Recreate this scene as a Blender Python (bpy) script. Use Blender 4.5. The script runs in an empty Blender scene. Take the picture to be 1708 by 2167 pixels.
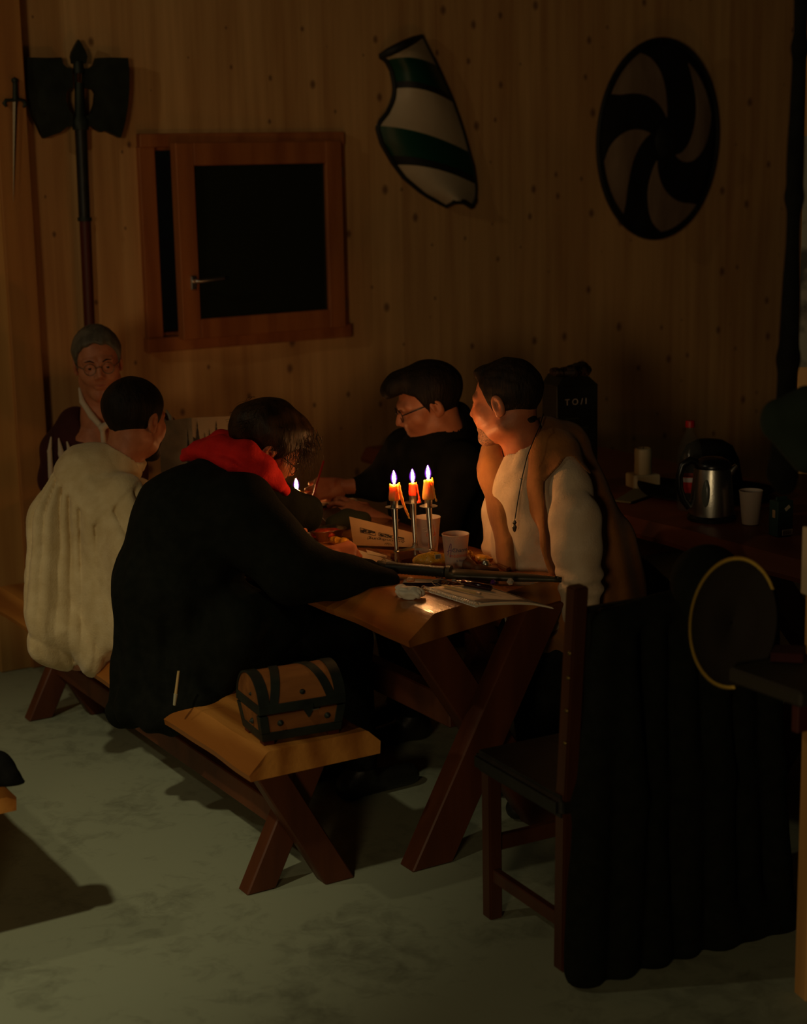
import bpy, bmesh, math, random
import numpy as np
from mathutils import Vector, Matrix
random.seed(4); np.random.seed(4)
PI = math.pi
S = bpy.context.scene
C = S.collection
# ------------------------------------------------------------------ camera
FPX = 3600.0; PITCH = math.atan(743/3600.0); ROLL = 0.02
CAM = np.array([0, 0, 1.9])
fw = np.array([0, math.cos(PITCH), -math.sin(PITCH)]); u0 = np.array([0, math.sin(PITCH), math.cos(PITCH)]); r0 = np.array([1.0, 0, 0])
RX = math.cos(ROLL)*r0-math.sin(ROLL)*u0; UX = math.cos(ROLL)*u0+math.sin(ROLL)*r0
cd = bpy.data.cameras.new('camera'); cam = bpy.data.objects.new('camera', cd); C.objects.link(cam)
cd.lens = 60; cd.sensor_fit = 'HORIZONTAL'; cd.sensor_width = 1708/FPX*60
cd.clip_start = .05; cd.clip_end = 60
m = Matrix.Identity(4)
for i in range(3):
    m[i][0] = RX[i]; m[i][1] = UX[i]; m[i][2] = -fw[i]; m[i][3] = CAM[i]
cam.matrix_world = m
cd.dof.use_dof = True; cd.dof.focus_distance = 4.85; cd.dof.aperture_fstop = 2.4
S.camera = cam
# ------------------------------------------------------------------ world, lamps, exposure
w = bpy.data.worlds.new('night'); S.world = w; w.use_nodes = True
w.node_tree.nodes['Background'].inputs[0].default_value = (.9, .75, .55, 1); w.node_tree.nodes['Background'].inputs[1].default_value = .0010
S.view_settings.view_transform = 'Standard'; S.view_settings.look = 'None'
S.view_settings.exposure = 0; S.view_settings.gamma = 1; S.view_settings.use_curve_mapping = False
def lamp(name, loc, power, col, rad, spot=None, target=None):
    l = bpy.data.lights.new(name, 'SPOT' if spot else 'POINT'); l.energy = power; l.color = col; l.shadow_soft_size = rad
    o = bpy.data.objects.new(name, l); C.objects.link(o); o.location = loc
    if spot:
        l.spot_size = spot; l.spot_blend = .9
        o.rotation_euler = (Vector(target)-Vector(loc)).to_track_quat('-Z', 'Y').to_euler()
    return o
lamp('hall_lamp', (-3.3, 3.2, 3.5), 26, (1, .83, .50), .06)
lamp('hall_spot', (-2.1, 1.6, 4.0), 150.0, (1, .86, .52), .07, math.radians(38), (-1.40, 4.05, .3))
lamp('wall_fill', (-1.5, -2.7, 1.95), 150.0, (1, .72, .38), .45)  # added fill behind the camera, brightens the wall more than the floor
FLAME = 280.0
# ------------------------------------------------------------------ pixel helpers (authoring: a point on a plane of height z, or at a depth)
def ray(x, y): return fw+RX*(x-854)/FPX-UX*(y-1083.5)/FPX
def PZ(x, y, z):
    d = ray(x, y); return CAM+d*(z-CAM[2])/d[2]
def W(x, y, d): return CAM+ray(x, y)*d
B0 = np.array([.006, 4.183, 0]); ANG = math.radians(31)
VV = np.array([math.cos(ANG), math.sin(ANG), 0]); UU = np.array([-math.sin(ANG), math.cos(ANG), 0])
def T2W(v, u, z=0): return B0+VV*v+UU*u+np.array([0, 0, z])
def w2t(q):
    e = np.array(q)-B0; return (float(e@VV), float(e@UU), float(q[2]))
WU = 2.7
def wall(x, y, off=0.0):
    d = ray(x, y); s = (WU-off-(CAM-B0)@UU)/(d@UU); return w2t(CAM+d*s)
# ------------------------------------------------------------------ materials
def mat(name, col, rough=.6, metal=0, col2=None, scale=8, stretch=(1, 1, 1), bump=0, bscale=None, spec=.5, sss=0, detail=6, trans=0, ior=1.45, coat=0, sheen=0, contrast=(.35, .65), wave=None):
    m = bpy.data.materials.new(name); m.use_nodes = True; nt = m.node_tree; N = nt.nodes; L = nt.links
    b = N['Principled BSDF']; b.inputs['Base Color'].default_value = (*col, 1); b.inputs['Roughness'].default_value = rough
    b.inputs['Metallic'].default_value = metal; b.inputs['Specular IOR Level'].default_value = spec
    b.inputs['IOR'].default_value = ior; b.inputs['Transmission Weight'].default_value = trans
    b.inputs['Coat Weight'].default_value = coat; b.inputs['Sheen Weight'].default_value = sheen
    if sss:
        b.inputs['Subsurface Weight'].default_value = sss; b.inputs['Subsurface Radius'].default_value = (.012, .005, .002); b.inputs['Subsurface Scale'].default_value = 1
    if col2 or bump:
        tc = N.new('ShaderNodeTexCoord'); mp = N.new('ShaderNodeMapping'); L.new(tc.outputs['Object'], mp.inputs[0])
        mp.inputs['Scale'].default_value = stretch
        n = N.new('ShaderNodeTexNoise'); L.new(mp.outputs[0], n.inputs['Vector']); n.inputs['Scale'].default_value = scale; n.inputs['Detail'].default_value = detail
        src = n.outputs['Fac']
        if wave:
            wv = N.new('ShaderNodeTexWave'); L.new(mp.outputs[0], wv.inputs['Vector']); wv.bands_direction = wave[0]; wv.inputs['Scale'].default_value = wave[1]
            wv.inputs['Distortion'].default_value = 6; wv.inputs['Detail'].default_value = 3
            mx = N.new('ShaderNodeMath'); mx.operation = 'MULTIPLY_ADD'; L.new(wv.outputs['Fac'], mx.inputs[0]); mx.inputs[1].default_value = .35; 
            m2 = N.new('ShaderNodeMath'); m2.operation = 'MULTIPLY'; L.new(src, m2.inputs[0]); m2.inputs[1].default_value = .65; L.new(m2.outputs[0], mx.inputs[2]); src = mx.outputs[0]
        if col2:
            r = N.new('ShaderNodeValToRGB'); L.new(src, r.inputs[0]); r.color_ramp.elements[0].color = (*col, 1); r.color_ramp.elements[1].color = (*col2, 1)
            r.color_ramp.elements[0].position = contrast[0]; r.color_ramp.elements[1].position = contrast[1]
            L.new(r.outputs[0], b.inputs['Base Color'])
        if bump:
            n2 = N.new('ShaderNodeTexNoise'); L.new(mp.outputs[0], n2.inputs['Vector']); n2.inputs['Scale'].default_value = bscale or scale*3; n2.inputs['Detail'].default_value = 5
            bp = N.new('ShaderNodeBump'); bp.inputs['Strength'].default_value = bump; bp.inputs['Distance'].default_value = .004; L.new(n2.outputs['Fac'], bp.inputs['Height']); L.new(bp.outputs[0], b.inputs['Normal'])
    return m
def emis(name, col, s):
    m = bpy.data.materials.new(name); m.use_nodes = True; N = m.node_tree.nodes; b = N['Principled BSDF']
    b.inputs['Base Color'].default_value = (0, 0, 0, 1); b.inputs['Emission Color'].default_value = (*col, 1); b.inputs['Emission Strength'].default_value = s
    return m
M = {}
def wall_material():
    m = bpy.data.materials.new('spruce_panel'); m.use_nodes = True; nt = m.node_tree; N = nt.nodes; L = nt.links; b = N['Principled BSDF']
    b.inputs['Roughness'].default_value = .62
    tc = N.new('ShaderNodeTexCoord')
    def noise(sc, st, det=5):
        mp = N.new('ShaderNodeMapping'); mp.inputs['Scale'].default_value = st; L.new(tc.outputs['Object'], mp.inputs[0])
        n = N.new('ShaderNodeTexNoise'); n.inputs['Scale'].default_value = sc; n.inputs['Detail'].default_value = det; L.new(mp.outputs[0], n.inputs['Vector']); return n.outputs['Fac'], mp
    g, _ = noise(22, (1, 1, .05)); lg, _ = noise(1.1, (1, 1, .4), 2)
    # lamellae: one tone per 9 cm strip
    sx = N.new('ShaderNodeSeparateXYZ'); L.new(tc.outputs['Object'], sx.inputs[0])
    q = N.new('ShaderNodeMath'); q.operation = 'MULTIPLY'; q.inputs[1].default_value = 11; L.new(sx.outputs[0], q.inputs[0])
    fl = N.new('ShaderNodeMath'); fl.operation = 'FLOOR'; L.new(q.outputs[0], fl.inputs[0])
    wn = N.new('ShaderNodeTexWhiteNoise'); wn.noise_dimensions = '1D'; L.new(fl.outputs[0], wn.inputs['W'])
    a = N.new('ShaderNodeMath'); a.operation = 'MULTIPLY_ADD'; L.new(wn.outputs['Value'], a.inputs[0]); a.inputs[1].default_value = .18; L.new(g, a.inputs[2])
    a2 = N.new('ShaderNodeMath'); a2.operation = 'MULTIPLY_ADD'; L.new(lg, a2.inputs[0]); a2.inputs[1].default_value = .35; L.new(a.outputs[0], a2.inputs[2])
    r = N.new('ShaderNodeValToRGB'); L.new(a2.outputs[0], r.inputs[0])
    e = r.color_ramp.elements; e[0].position = .42; e[0].color = (.50, .235, .078, 1); e[1].position = 1.0; e[1].color = (.80, .47, .19, 1)
    # knots
    mp = N.new('ShaderNodeMapping'); mp.inputs['Scale'].default_value = (6.4, 4.6, 1); cx_ = N.new('ShaderNodeCombineXYZ'); L.new(sx.outputs[0], cx_.inputs[0]); L.new(sx.outputs[2], cx_.inputs[1]); L.new(cx_.outputs[0], mp.inputs[0])
    vo = N.new('ShaderNodeTexVoronoi'); vo.voronoi_dimensions = '2D'; vo.inputs['Scale'].default_value = 1; vo.inputs['Randomness'].default_value = 1; L.new(mp.outputs[0], vo.inputs['Vector'])
    sel = N.new('ShaderNodeSeparateColor'); L.new(vo.outputs['Color'], sel.inputs[0])
    sz = N.new('ShaderNodeMapRange'); sz.inputs['From Min'].default_value = .2; sz.clamp = True; sz.inputs['From Max'].default_value = 1; sz.inputs['To Min'].default_value = .004; sz.inputs['To Max'].default_value = .105; L.new(sel.outputs[0], sz.inputs['Value'])
    dv = N.new('ShaderNodeMath'); dv.operation = 'DIVIDE'; L.new(vo.outputs['Distance'], dv.inputs[0]); L.new(sz.outputs[0], dv.inputs[1])
    kr = N.new('ShaderNodeMapRange'); kr.inputs['From Min'].default_value = .45; kr.inputs['From Max'].default_value = 1.25; kr.inputs['To Min'].default_value = .75; kr.inputs['To Max'].default_value = 0; L.new(dv.outputs[0], kr.inputs['Value'])
    mx = N.new('ShaderNodeMix'); mx.data_type = 'RGBA'; L.new(kr.outputs[0], mx.inputs[0]); L.new(r.outputs[0], mx.inputs[6]); mx.inputs[7].default_value = (.12, .042, .014, 1)
    L.new(mx.outputs[2], b.inputs['Base Color'])
    bp = N.new('ShaderNodeBump'); bp.inputs['Strength'].default_value = .15; bp.inputs['Distance'].default_value = .002; L.new(g, bp.inputs['Height']); L.new(bp.outputs[0], b.inputs['Normal'])
    return m
def floor_material():
    m = bpy.data.materials.new('concrete'); m.use_nodes = True; nt = m.node_tree; N = nt.nodes; L = nt.links; b = N['Principled BSDF']
    b.inputs['Roughness'].default_value = .7
    tc = N.new('ShaderNodeTexCoord')
    n1 = N.new('ShaderNodeTexNoise'); n1.inputs['Scale'].default_value = 2.2; n1.inputs['Detail'].default_value = 8; n1.inputs['Roughness'].default_value = .62; L.new(tc.outputs['Object'], n1.inputs['Vector'])
    n2 = N.new('ShaderNodeTexNoise'); n2.inputs['Scale'].default_value = 13; n2.inputs['Detail'].default_value = 8; n2.inputs['Roughness'].default_value = .7; n2.inputs['Distortion'].default_value = .6; L.new(tc.outputs['Object'], n2.inputs['Vector'])
    ad = N.new('ShaderNodeMath'); ad.operation = 'ADD'; L.new(n1.outputs['Fac'], ad.inputs[0]); L.new(n2.outputs['Fac'], ad.inputs[1])
    r = N.new('ShaderNodeValToRGB'); L.new(ad.outputs[0], r.inputs[0]); e = r.color_ramp.elements
    e[0].position = .70; e[0].color = (.25, .275, .19, 1); e[1].position = 1.15; e[1].color = (.42, .47, .33, 1)
    vo = N.new('ShaderNodeTexVoronoi'); vo.inputs['Scale'].default_value = 3.1; L.new(tc.outputs['Object'], vo.inputs['Vector'])
    nd = N.new('ShaderNodeMath'); nd.operation = 'MULTIPLY_ADD'; L.new(n2.outputs['Fac'], nd.inputs[0]); nd.inputs[1].default_value = .12; L.new(vo.outputs['Distance'], nd.inputs[2])
    kr = N.new('ShaderNodeMapRange'); kr.inputs['From Min'].default_value = .070; kr.inputs['From Max'].default_value = .10; kr.inputs['To Min'].default_value = .45; kr.inputs['To Max'].default_value = 0; L.new(nd.outputs[0], kr.inputs['Value'])
    mx = N.new('ShaderNodeMix'); mx.data_type = 'RGBA'; L.new(kr.outputs[0], mx.inputs[0]); L.new(r.outputs[0], mx.inputs[6]); mx.inputs[7].default_value = (.10, .085, .06, 1)
    L.new(mx.outputs[2], b.inputs['Base Color'])
    bp = N.new('ShaderNodeBump'); bp.inputs['Strength'].default_value = .25; bp.inputs['Distance'].default_value = .003; L.new(n2.outputs['Fac'], bp.inputs['Height']); L.new(bp.outputs[0], b.inputs['Normal'])
    return m
M['wall'] = wall_material(); M['floor'] = floor_material()
M['post'] = mat('post_wood', (.56, .27, .075), .6, col2=(.72, .40, .13), scale=14, stretch=(1, 1, .06), bump=.1)
M['post_shaded'] = mat('shaded_post_wood', (.40, .155, .04), .6, col2=(.55, .24, .065), scale=14, stretch=(1, 1, .06), bump=.1)  # post wood darkened: shade of the corner post's front face as colour
M['frame'] = mat('larch_frame', (.34, .10, .026), .55, col2=(.50, .17, .045), scale=14, stretch=(1, 1, .1), bump=.1)
M['table'] = mat('oiled_table_wood', (.27, .080, .015), .24, col2=(.64, .25, .05), scale=9, stretch=(1, .22, 1), bump=.35, bscale=40, coat=.35, wave=('X', 3), contrast=(.30, .78))
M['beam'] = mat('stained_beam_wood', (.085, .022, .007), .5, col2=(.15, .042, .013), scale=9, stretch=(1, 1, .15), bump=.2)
M['bench'] = mat('oiled_bench_wood', (.36, .125, .020), .42, col2=(.64, .27, .055), scale=7, stretch=(1, .16, 1), bump=.5, bscale=45, wave=('X', 3))
M['iron'] = mat('black_iron', (.015, .02, .016), .55, .3, col2=(.03, .04, .03), scale=12, bump=.2)
M['black_paint'] = mat('black_paint', (.010, .010, .008), .6, col2=(.018, .018, .014), scale=6, bump=.1)
M['cream'] = mat('cream_paint', (.55, .42, .26), .45, col2=(.68, .54, .36), scale=4, bump=.08)
M['green'] = mat('green_paint', (.004, .045, .022), .35, col2=(.006, .065, .032), scale=4, bump=.08)
M['parch'] = mat('old_white_paint', (.28, .18, .11), .7, col2=(.46, .31, .20), scale=7, stretch=(1, 1, .3), bump=.4)
M['darkred'] = mat('dark_red_wood', (.06, .008, .004), .5, col2=(.10, .015, .008), scale=10, stretch=(1, 1, .1))
M['steel'] = mat('brushed_steel', (.55, .54, .48), .32, 1, bump=.06, scale=60)
M['blade'] = mat('tarnished_blade', (.16, .13, .09), .4, .9, bump=.1, scale=30)
M['silver'] = mat('silver_fitting', (.7, .7, .68), .3, 1)
M['glass'] = mat('window_glass', (.020, .024, .016), .06, spec=.6)
M['skin'] = mat('skin', (.42, .145, .068), .5, col2=(.52, .205, .105), scale=30, bump=.12, bscale=160, sss=.12)
M['skin_ruddy'] = mat('ruddy_skin', (.48, .150, .065), .5, col2=(.58, .21, .10), scale=30, bump=.12, bscale=160, sss=.12)
M['lips'] = mat('lips', (.40, .10, .06), .5)
M['eye'] = mat('eyeball', (.16, .12, .09), .2); M['iris'] = mat('iris', (.03, .018, .01), .2)
M['hair_dark'] = mat('dark_hair', (.008, .006, .004), .6, col2=(.018, .012, .008), scale=40, stretch=(1, 1, .25), bump=.9, bscale=130)
M['hair_brown'] = mat('short_brown_hair', (.012, .007, .004), .6, col2=(.032, .019, .011), scale=40, stretch=(1, 1, .3), bump=.9, bscale=150)
M['hair_grey'] = mat('grey_hair', (.07, .062, .048), .6, col2=(.15, .135, .105), scale=30, stretch=(1, 1, .25), bump=.8, bscale=120)
M['hair_warm'] = mat('wavy_brown_hair', (.014, .008, .004), .45, col2=(.045, .024, .011), scale=30, stretch=(1, 1, .25), bump=.8, bscale=100)
M['stubble'] = mat('stubble', (.36, .15, .075), .7, col2=(.14, .07, .04), scale=260, contrast=(.4, .6))
M['linen'] = mat('undyed_linen', (.60, .46, .24), .85, col2=(.70, .56, .32), scale=26, bump=.35, bscale=190, sheen=.2)
M['linen_pale'] = mat('pale_cotton', (.62, .46, .30), .85, col2=(.70, .54, .37), scale=24, bump=.3, bscale=190, sheen=.2)
M['suede'] = mat('brown_suede', (.26, .095, .018), .8, col2=(.36, .14, .030), scale=12, bump=.3, bscale=120, sheen=.15)
M['coat'] = mat('black_wool', (.006, .0075, .005), .95, col2=(.010, .0115, .008), scale=30, bump=.3, bscale=150, spec=.15)
M['blackcloth'] = mat('black_cloth', (.007, .007, .006), .95, col2=(.012, .012, .010), scale=20, bump=.2, bscale=100, spec=.1)
M['maroon'] = mat('maroon_velvet', (.035, .003, .004), .85, col2=(.055, .006, .006), scale=12, bump=.2)
M['white_cloth'] = mat('white_cloth', (.58, .50, .38), .8, bump=.2, scale=20)
M['scarf'] = mat('red_wool', (.62, .005, .003), .85, col2=(.74, .010, .006), scale=30, bump=.4, bscale=150)
M['wax_tan'] = mat('amber_wax', (.80, .40, .09), .45, sss=.75); M['wax_red'] = mat('red_wax', (.85, .07, .02), .4, sss=.7); M['wax_white'] = mat('white_wax', (.85, .76, .5), .45, sss=.7)
for k in ('wax_tan', 'wax_red', 'wax_white'):
    M[k].node_tree.nodes['Principled BSDF'].inputs['Subsurface Radius'].default_value = (.03, .014, .006)
M['wax_pale'] = mat('pale_wax', (.50, .47, .32), .6)
M['paper'] = mat('paper', (.68, .58, .42), .8, bump=.05, scale=30); M['ink'] = mat('black_ink', (.02, .016, .014), .7); M['grey_ink'] = mat('pencil_shading', (.13, .10, .075), .8)
M['kraft'] = mat('kraft_paper', (.42, .25, .11), .8, col2=(.50, .31, .15), scale=9, bump=.15)
M['tissue'] = mat('tissue', (.85, .80, .66), .9, bump=.2, scale=30)
M['leather'] = mat('brown_leather', (.10, .035, .012), .5, col2=(.18, .07, .022), scale=14, bump=.4)
M['blackleather'] = mat('black_leather', (.012, .012, .010), .45, col2=(.02, .02, .016), scale=20, bump=.3)
M['olive'] = mat('dark_sheath_leather', (.045, .04, .022), .38, col2=(.065, .055, .03), scale=12, bump=.2)
M['cup'] = mat('frosted_plastic', (.62, .48, .40), .55, sss=.25); M['cup'].node_tree.nodes['Principled BSDF'].inputs['Alpha'].default_value = .88
M['yellow'] = mat('yellow_wrapper', (.88, .42, .02), .35, coat=.4); M['foil'] = mat('foil', (.7, .6, .45), .28, 1, bump=.6, scale=25)
M['purple'] = mat('purple_ink', (.16, .05, .25), .6); M['red_ink'] = mat('orange_ink', (.75, .16, .06), .6); M['blue_ink'] = mat('blue_ink', (.07, .10, .20), .6)
M['food'] = mat('red_food', (.55, .03, .012), .25, col2=(.75, .12, .03), scale=80, bump=.6, bscale=90)
M['pencil'] = mat('pencil_wood', (.60, .42, .18), .5); M['redpencil'] = mat('red_pencil', (.5, .02, .02), .4)
M['plum'] = mat('plum_lacquer', (.025, .006, .012), .15, coat=.5)
M['die_clear'] = mat('clear_die', (.75, .72, .62), .12, trans=.6); M['die_purple'] = mat('purple_die', (.12, .03, .20), .15, trans=.3); M['die_black'] = mat('smoky_die', (.03, .028, .03), .12)
M['gold'] = mat('gold_braid', (.62, .42, .07), .45, .5, bump=.3, scale=100)
M['glitter'] = mat('glittering_brass', (.95, .62, .35), .25, 1, bump=1, scale=300, bscale=350)
M['box_black'] = mat('black_card', (.008, .012, .009), .5, col2=(.012, .016, .012), scale=6)
M['print_white'] = mat('pale_print', (.50, .50, .52), .7); M['print_green'] = mat('faint_green_print', (.035, .05, .03), .7)
M['red_plastic'] = mat('red_plastic', (.45, .008, .008), .4); M['petglass'] = mat('clear_bottle', (.14, .15, .13), .06, spec=1, bump=.5, scale=40, bscale=60); M['petglass'].node_tree.nodes['Principled BSDF'].inputs['Alpha'].default_value = .16; M['black_plastic'] = mat('black_plastic', (.008, .008, .008), .3)
M['window_grey'] = mat('gauge_plastic', (.10, .11, .10), .3)
M['dark_green'] = mat('green_card', (.02, .05, .038), .6); M['sidewood'] = mat('red_brown_top', (.16, .035, .012), .5, col2=(.22, .055, .018), scale=6, stretch=(1, .2, 1), bump=.2)
M['chairwood'] = mat('chair_wood', (.06, .018, .007), .4, col2=(.10, .032, .012), scale=9, stretch=(1, 1, .15), bump=.2)
M['card'] = mat('printed_card', (.17, .13, .08), .7, col2=(.30, .22, .13), scale=9, contrast=(.4, .6)); M['card_pale'] = mat('pale_print_sky', (.34, .28, .19), .7); M['card_dark'] = mat('dark_tree_print', (.014, .014, .008), .7)
M['greytable'] = mat('grey_table_top', (.035, .028, .016), .6); M['poster'] = mat('poster_paper', (.30, .28, .22), .7, col2=(.06, .06, .055), scale=9, contrast=(.5, .62))
M['chestwood'] = mat('chest_wood', (.20, .07, .016), .55, col2=(.34, .125, .03), scale=20, stretch=(.2, 1, 1), bump=.3)
for _k in ('hair_dark', 'hair_brown', 'hair_warm'): M[_k].node_tree.nodes['Principled BSDF'].inputs['Specular IOR Level'].default_value = .25
M['nail'] = mat('dull_brass_nail', (.16, .11, .03), .4, .8)
M['wick'] = mat('wick', (.02, .015, .01), .9)
# ------------------------------------------------------------------ object helpers
def setp(o, label=None, cat=None, group=None, kind=None):
    if label: o['label'] = label
    if cat: o['category'] = cat
    if group: o['group'] = group
    if kind: o['kind'] = kind
    return o
def thing(name, label, cat, loc=(0, 0, 0), rz=0, group=None, rot=None):
    o = bpy.data.objects.new(name, None); C.objects.link(o); o.empty_display_size = .05
    o.location = [float(v) for v in loc]; o.rotation_euler = rot if rot else (0, 0, rz)
    return setp(o, label, cat, group)
def link(name, me, material, parent=None, world=False, label=None):
    o = bpy.data.objects.new(name, me); C.objects.link(o)
    if material is not None:
        for mm in (material if isinstance(material, (list, tuple)) else [material]): me.materials.append(mm)
    if parent:
        o.parent = parent
        if world: 
            Mx = Matrix.LocRotScale(parent.location, parent.rotation_euler, None)
            o.matrix_parent_inverse = Mx.inverted()
    if label: o['label'] = label
    return o
def mk(name, V, Fc, material, parent=None, world=False, smooth=False, label=None, autosm=None):
    me = bpy.data.meshes.new(name); me.from_pydata([tuple(map(float, v)) for v in V], [], [tuple(map(int, f)) for f in Fc]); me.validate()
    if smooth: me.polygons.foreach_set('use_smooth', [True]*len(me.polygons))
    if autosm: me.set_sharp_from_angle(angle=autosm)
    return link(name, me, material, parent, world, label)
def frombm(name, bm, material, parent=None, world=False, smooth=False, label=None, autosm=None):
    me = bpy.data.meshes.new(name); bmesh.ops.recalc_face_normals(bm, faces=bm.faces); bm.to_mesh(me); bm.free()
    if smooth or autosm: me.polygons.foreach_set('use_smooth', [True]*len(me.polygons))
    if autosm: me.set_sharp_from_angle(angle=autosm)
    return link(name, me, material, parent, world, label)
def bbox(bm, c, s, bev=.003, rot=None, seg=1, taper=1):
    r = bmesh.ops.create_cube(bm, size=1); vs = r['verts']
    for v in vs:
        f = taper if v.co.z < 0 else 1
        v.co = Vector((v.co.x*s[0]*f, v.co.y*s[1]*f, v.co.z*s[2]))
    if bev:
        es = list({e for v in vs for e in v.link_edges}); g = bmesh.ops.bevel(bm, geom=es, offset=bev, segments=seg, affect='EDGES'); 
        vs = list({v for f in g['faces'] for v in f.verts} | {v for v in vs if v.is_valid})
    mt = Matrix.Translation(Vector([float(k) for k in c])) @ (rot if rot is not None else Matrix.Identity(4))
    bmesh.ops.transform(bm, matrix=mt, verts=vs); return vs
def box(name, c, s, material, parent=None, bev=.003, rot=None, world=False, label=None, seg=1, taper=1):
    bm = bmesh.new(); bbox(bm, c, s, bev, rot, seg, taper); return frombm(name, bm, material, parent, world, autosm=.6, label=label)
def lathe_vf(prof, n=32, close=False):
    V = []; Fc = []
    for r, z in prof:
        for k in range(n): V.append((r*math.cos(2*PI*k/n), r*math.sin(2*PI*k/n), z))
    for i in range(len(prof)-1):
        for k in range(n): a = i*n+k; b = i*n+(k+1) % n; Fc.append((a, b, b+n, a+n))
    return V, Fc
def lathe(name, prof, material, parent=None, n=32, loc=(0, 0, 0), label=None, world=False, autosm=.7):
    V, Fc = lathe_vf(prof, n); V = [(x+loc[0], y+loc[1], z+loc[2]) for x, y, z in V]
    return mk(name, V, Fc, material, parent, world, True, label, autosm)
def tube_vf(P, R, n=10, cap=True):
    P = [np.array(p, float) for p in P]; R = R if hasattr(R, '__len__') else [R]*len(P); V = []; Fc = []
    t = P[1]-P[0]; up = np.array([0, 0, 1.0]) if abs(t[2]) < .9*np.linalg.norm(t) else np.array([1.0, 0, 0])
    for i, p in enumerate(P):
        t = P[min(i+1, len(P)-1)]-P[max(i-1, 0)]; t = t/(np.linalg.norm(t)+1e-9)
        a = np.cross(t, up); a /= np.linalg.norm(a)+1e-9; b = np.cross(a, t); up = b
        for k in range(n): an = 2*PI*k/n; V.append(p+R[i]*(a*math.cos(an)+b*math.sin(an)))
    for i in range(len(P)-1):
        for k in range(n): x = i*n+k; y = i*n+(k+1) % n; Fc.append((x, y, y+n, x+n))
    if cap: Fc.append(tuple(range(n-1, -1, -1))); Fc.append(tuple(range((len(P)-1)*n, len(P)*n)))
    return V, Fc
def tube(name, P, R, material, parent=None, n=10, world=False, label=None, cap=True):
    V, Fc = tube_vf(P, R, n, cap); return mk(name, V, Fc, material, parent, world, True, label, .9)
def merge(parts):
    V = []; Fc = []
    for v, f in parts:
        o = len(V); V += [tuple(map(float, q)) for q in v]; Fc += [tuple(int(i)+o for i in g) for g in f]
    return V, Fc
def ring(c, ax, bx, n=40): return [np.array(c)+np.array(ax)*math.cos(2*PI*k/n)+np.array(bx)*math.sin(2*PI*k/n) for k in range(n+1)]
def prism(poly, y0, y1):       # polygon in (x,z), extruded along y
    n = len(poly); V = [(x, y0, z) for x, z in poly]+[(x, y1, z) for x, z in poly]
    F_ = [tuple(range(n)), tuple(range(2*n-1, n-1, -1))]+[(i, i+n, (i+1) % n+n, (i+1) % n) for i in range(n)]
    return V, F_
def text_vf(s, size, extr=.0004):
    cu = bpy.data.curves.new('t', 'FONT'); cu.body = s; cu.size = size; cu.extrude = extr; cu.resolution_u = 3
    o = bpy.data.objects.new('t', cu); C.objects.link(o); dg = bpy.context.evaluated_depsgraph_get()
    me = bpy.data.meshes.new_from_object(o.evaluated_get(dg)); V = [tuple(v.co) for v in me.vertices]; Fc = [tuple(p.vertices) for p in me.polygons]
    bpy.data.objects.remove(o); bpy.data.curves.remove(cu); bpy.data.meshes.remove(me); return V, Fc
def snoise(P, s, seed=0):      # smooth pseudo noise, about -1..1
    rs = np.random.RandomState(seed); out = np.zeros(len(P), np.float32)
    for i in range(5):
        k = rs.normal(size=3); k = k/np.linalg.norm(k)*s*(1+.55*i)
        out += np.sin(P @ k.astype(np.float32)+rs.uniform(0, 6.28))/(1+.4*i)
    return out/2.6
# ------------------------------------------------------------------ implicit surfaces (surface nets)
def smin(a, b, k):
    h = np.clip(.5+.5*(b-a)/k, 0, 1); return b*(1-h)+a*h-k*h*(1-h)
def smax(a, b, k): return -smin(-a, -b, k)
def f_cone(P, a, b, ra, rb):
    a = np.array(a, np.float32); b = np.array(b, np.float32); ab = b-a; t = np.clip((P-a)@ab/max(float(ab@ab), 1e-9), 0, 1)
    return np.linalg.norm(P-a-t[:, None]*ab, axis=1)-(ra+(rb-ra)*t)
def f_ell(P, c, r, R=None):
    q = P-np.array(c, np.float32)
    if R is not None: q = q@np.array(R, np.float32)
    r = np.array(r, np.float32); k0 = np.linalg.norm(q/r, axis=1); k1 = np.linalg.norm(q/(r*r), axis=1)+1e-9
    return k0*(k0-1)/k1
def f_chain(P, pts, k=.02):
    d = None
    for (a, ra), (b, rb) in zip(pts[:-1], pts[1:]):
        e = f_cone(P, a, b, ra, rb); d = e if d is None else smin(d, e, k)
    return d
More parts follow.
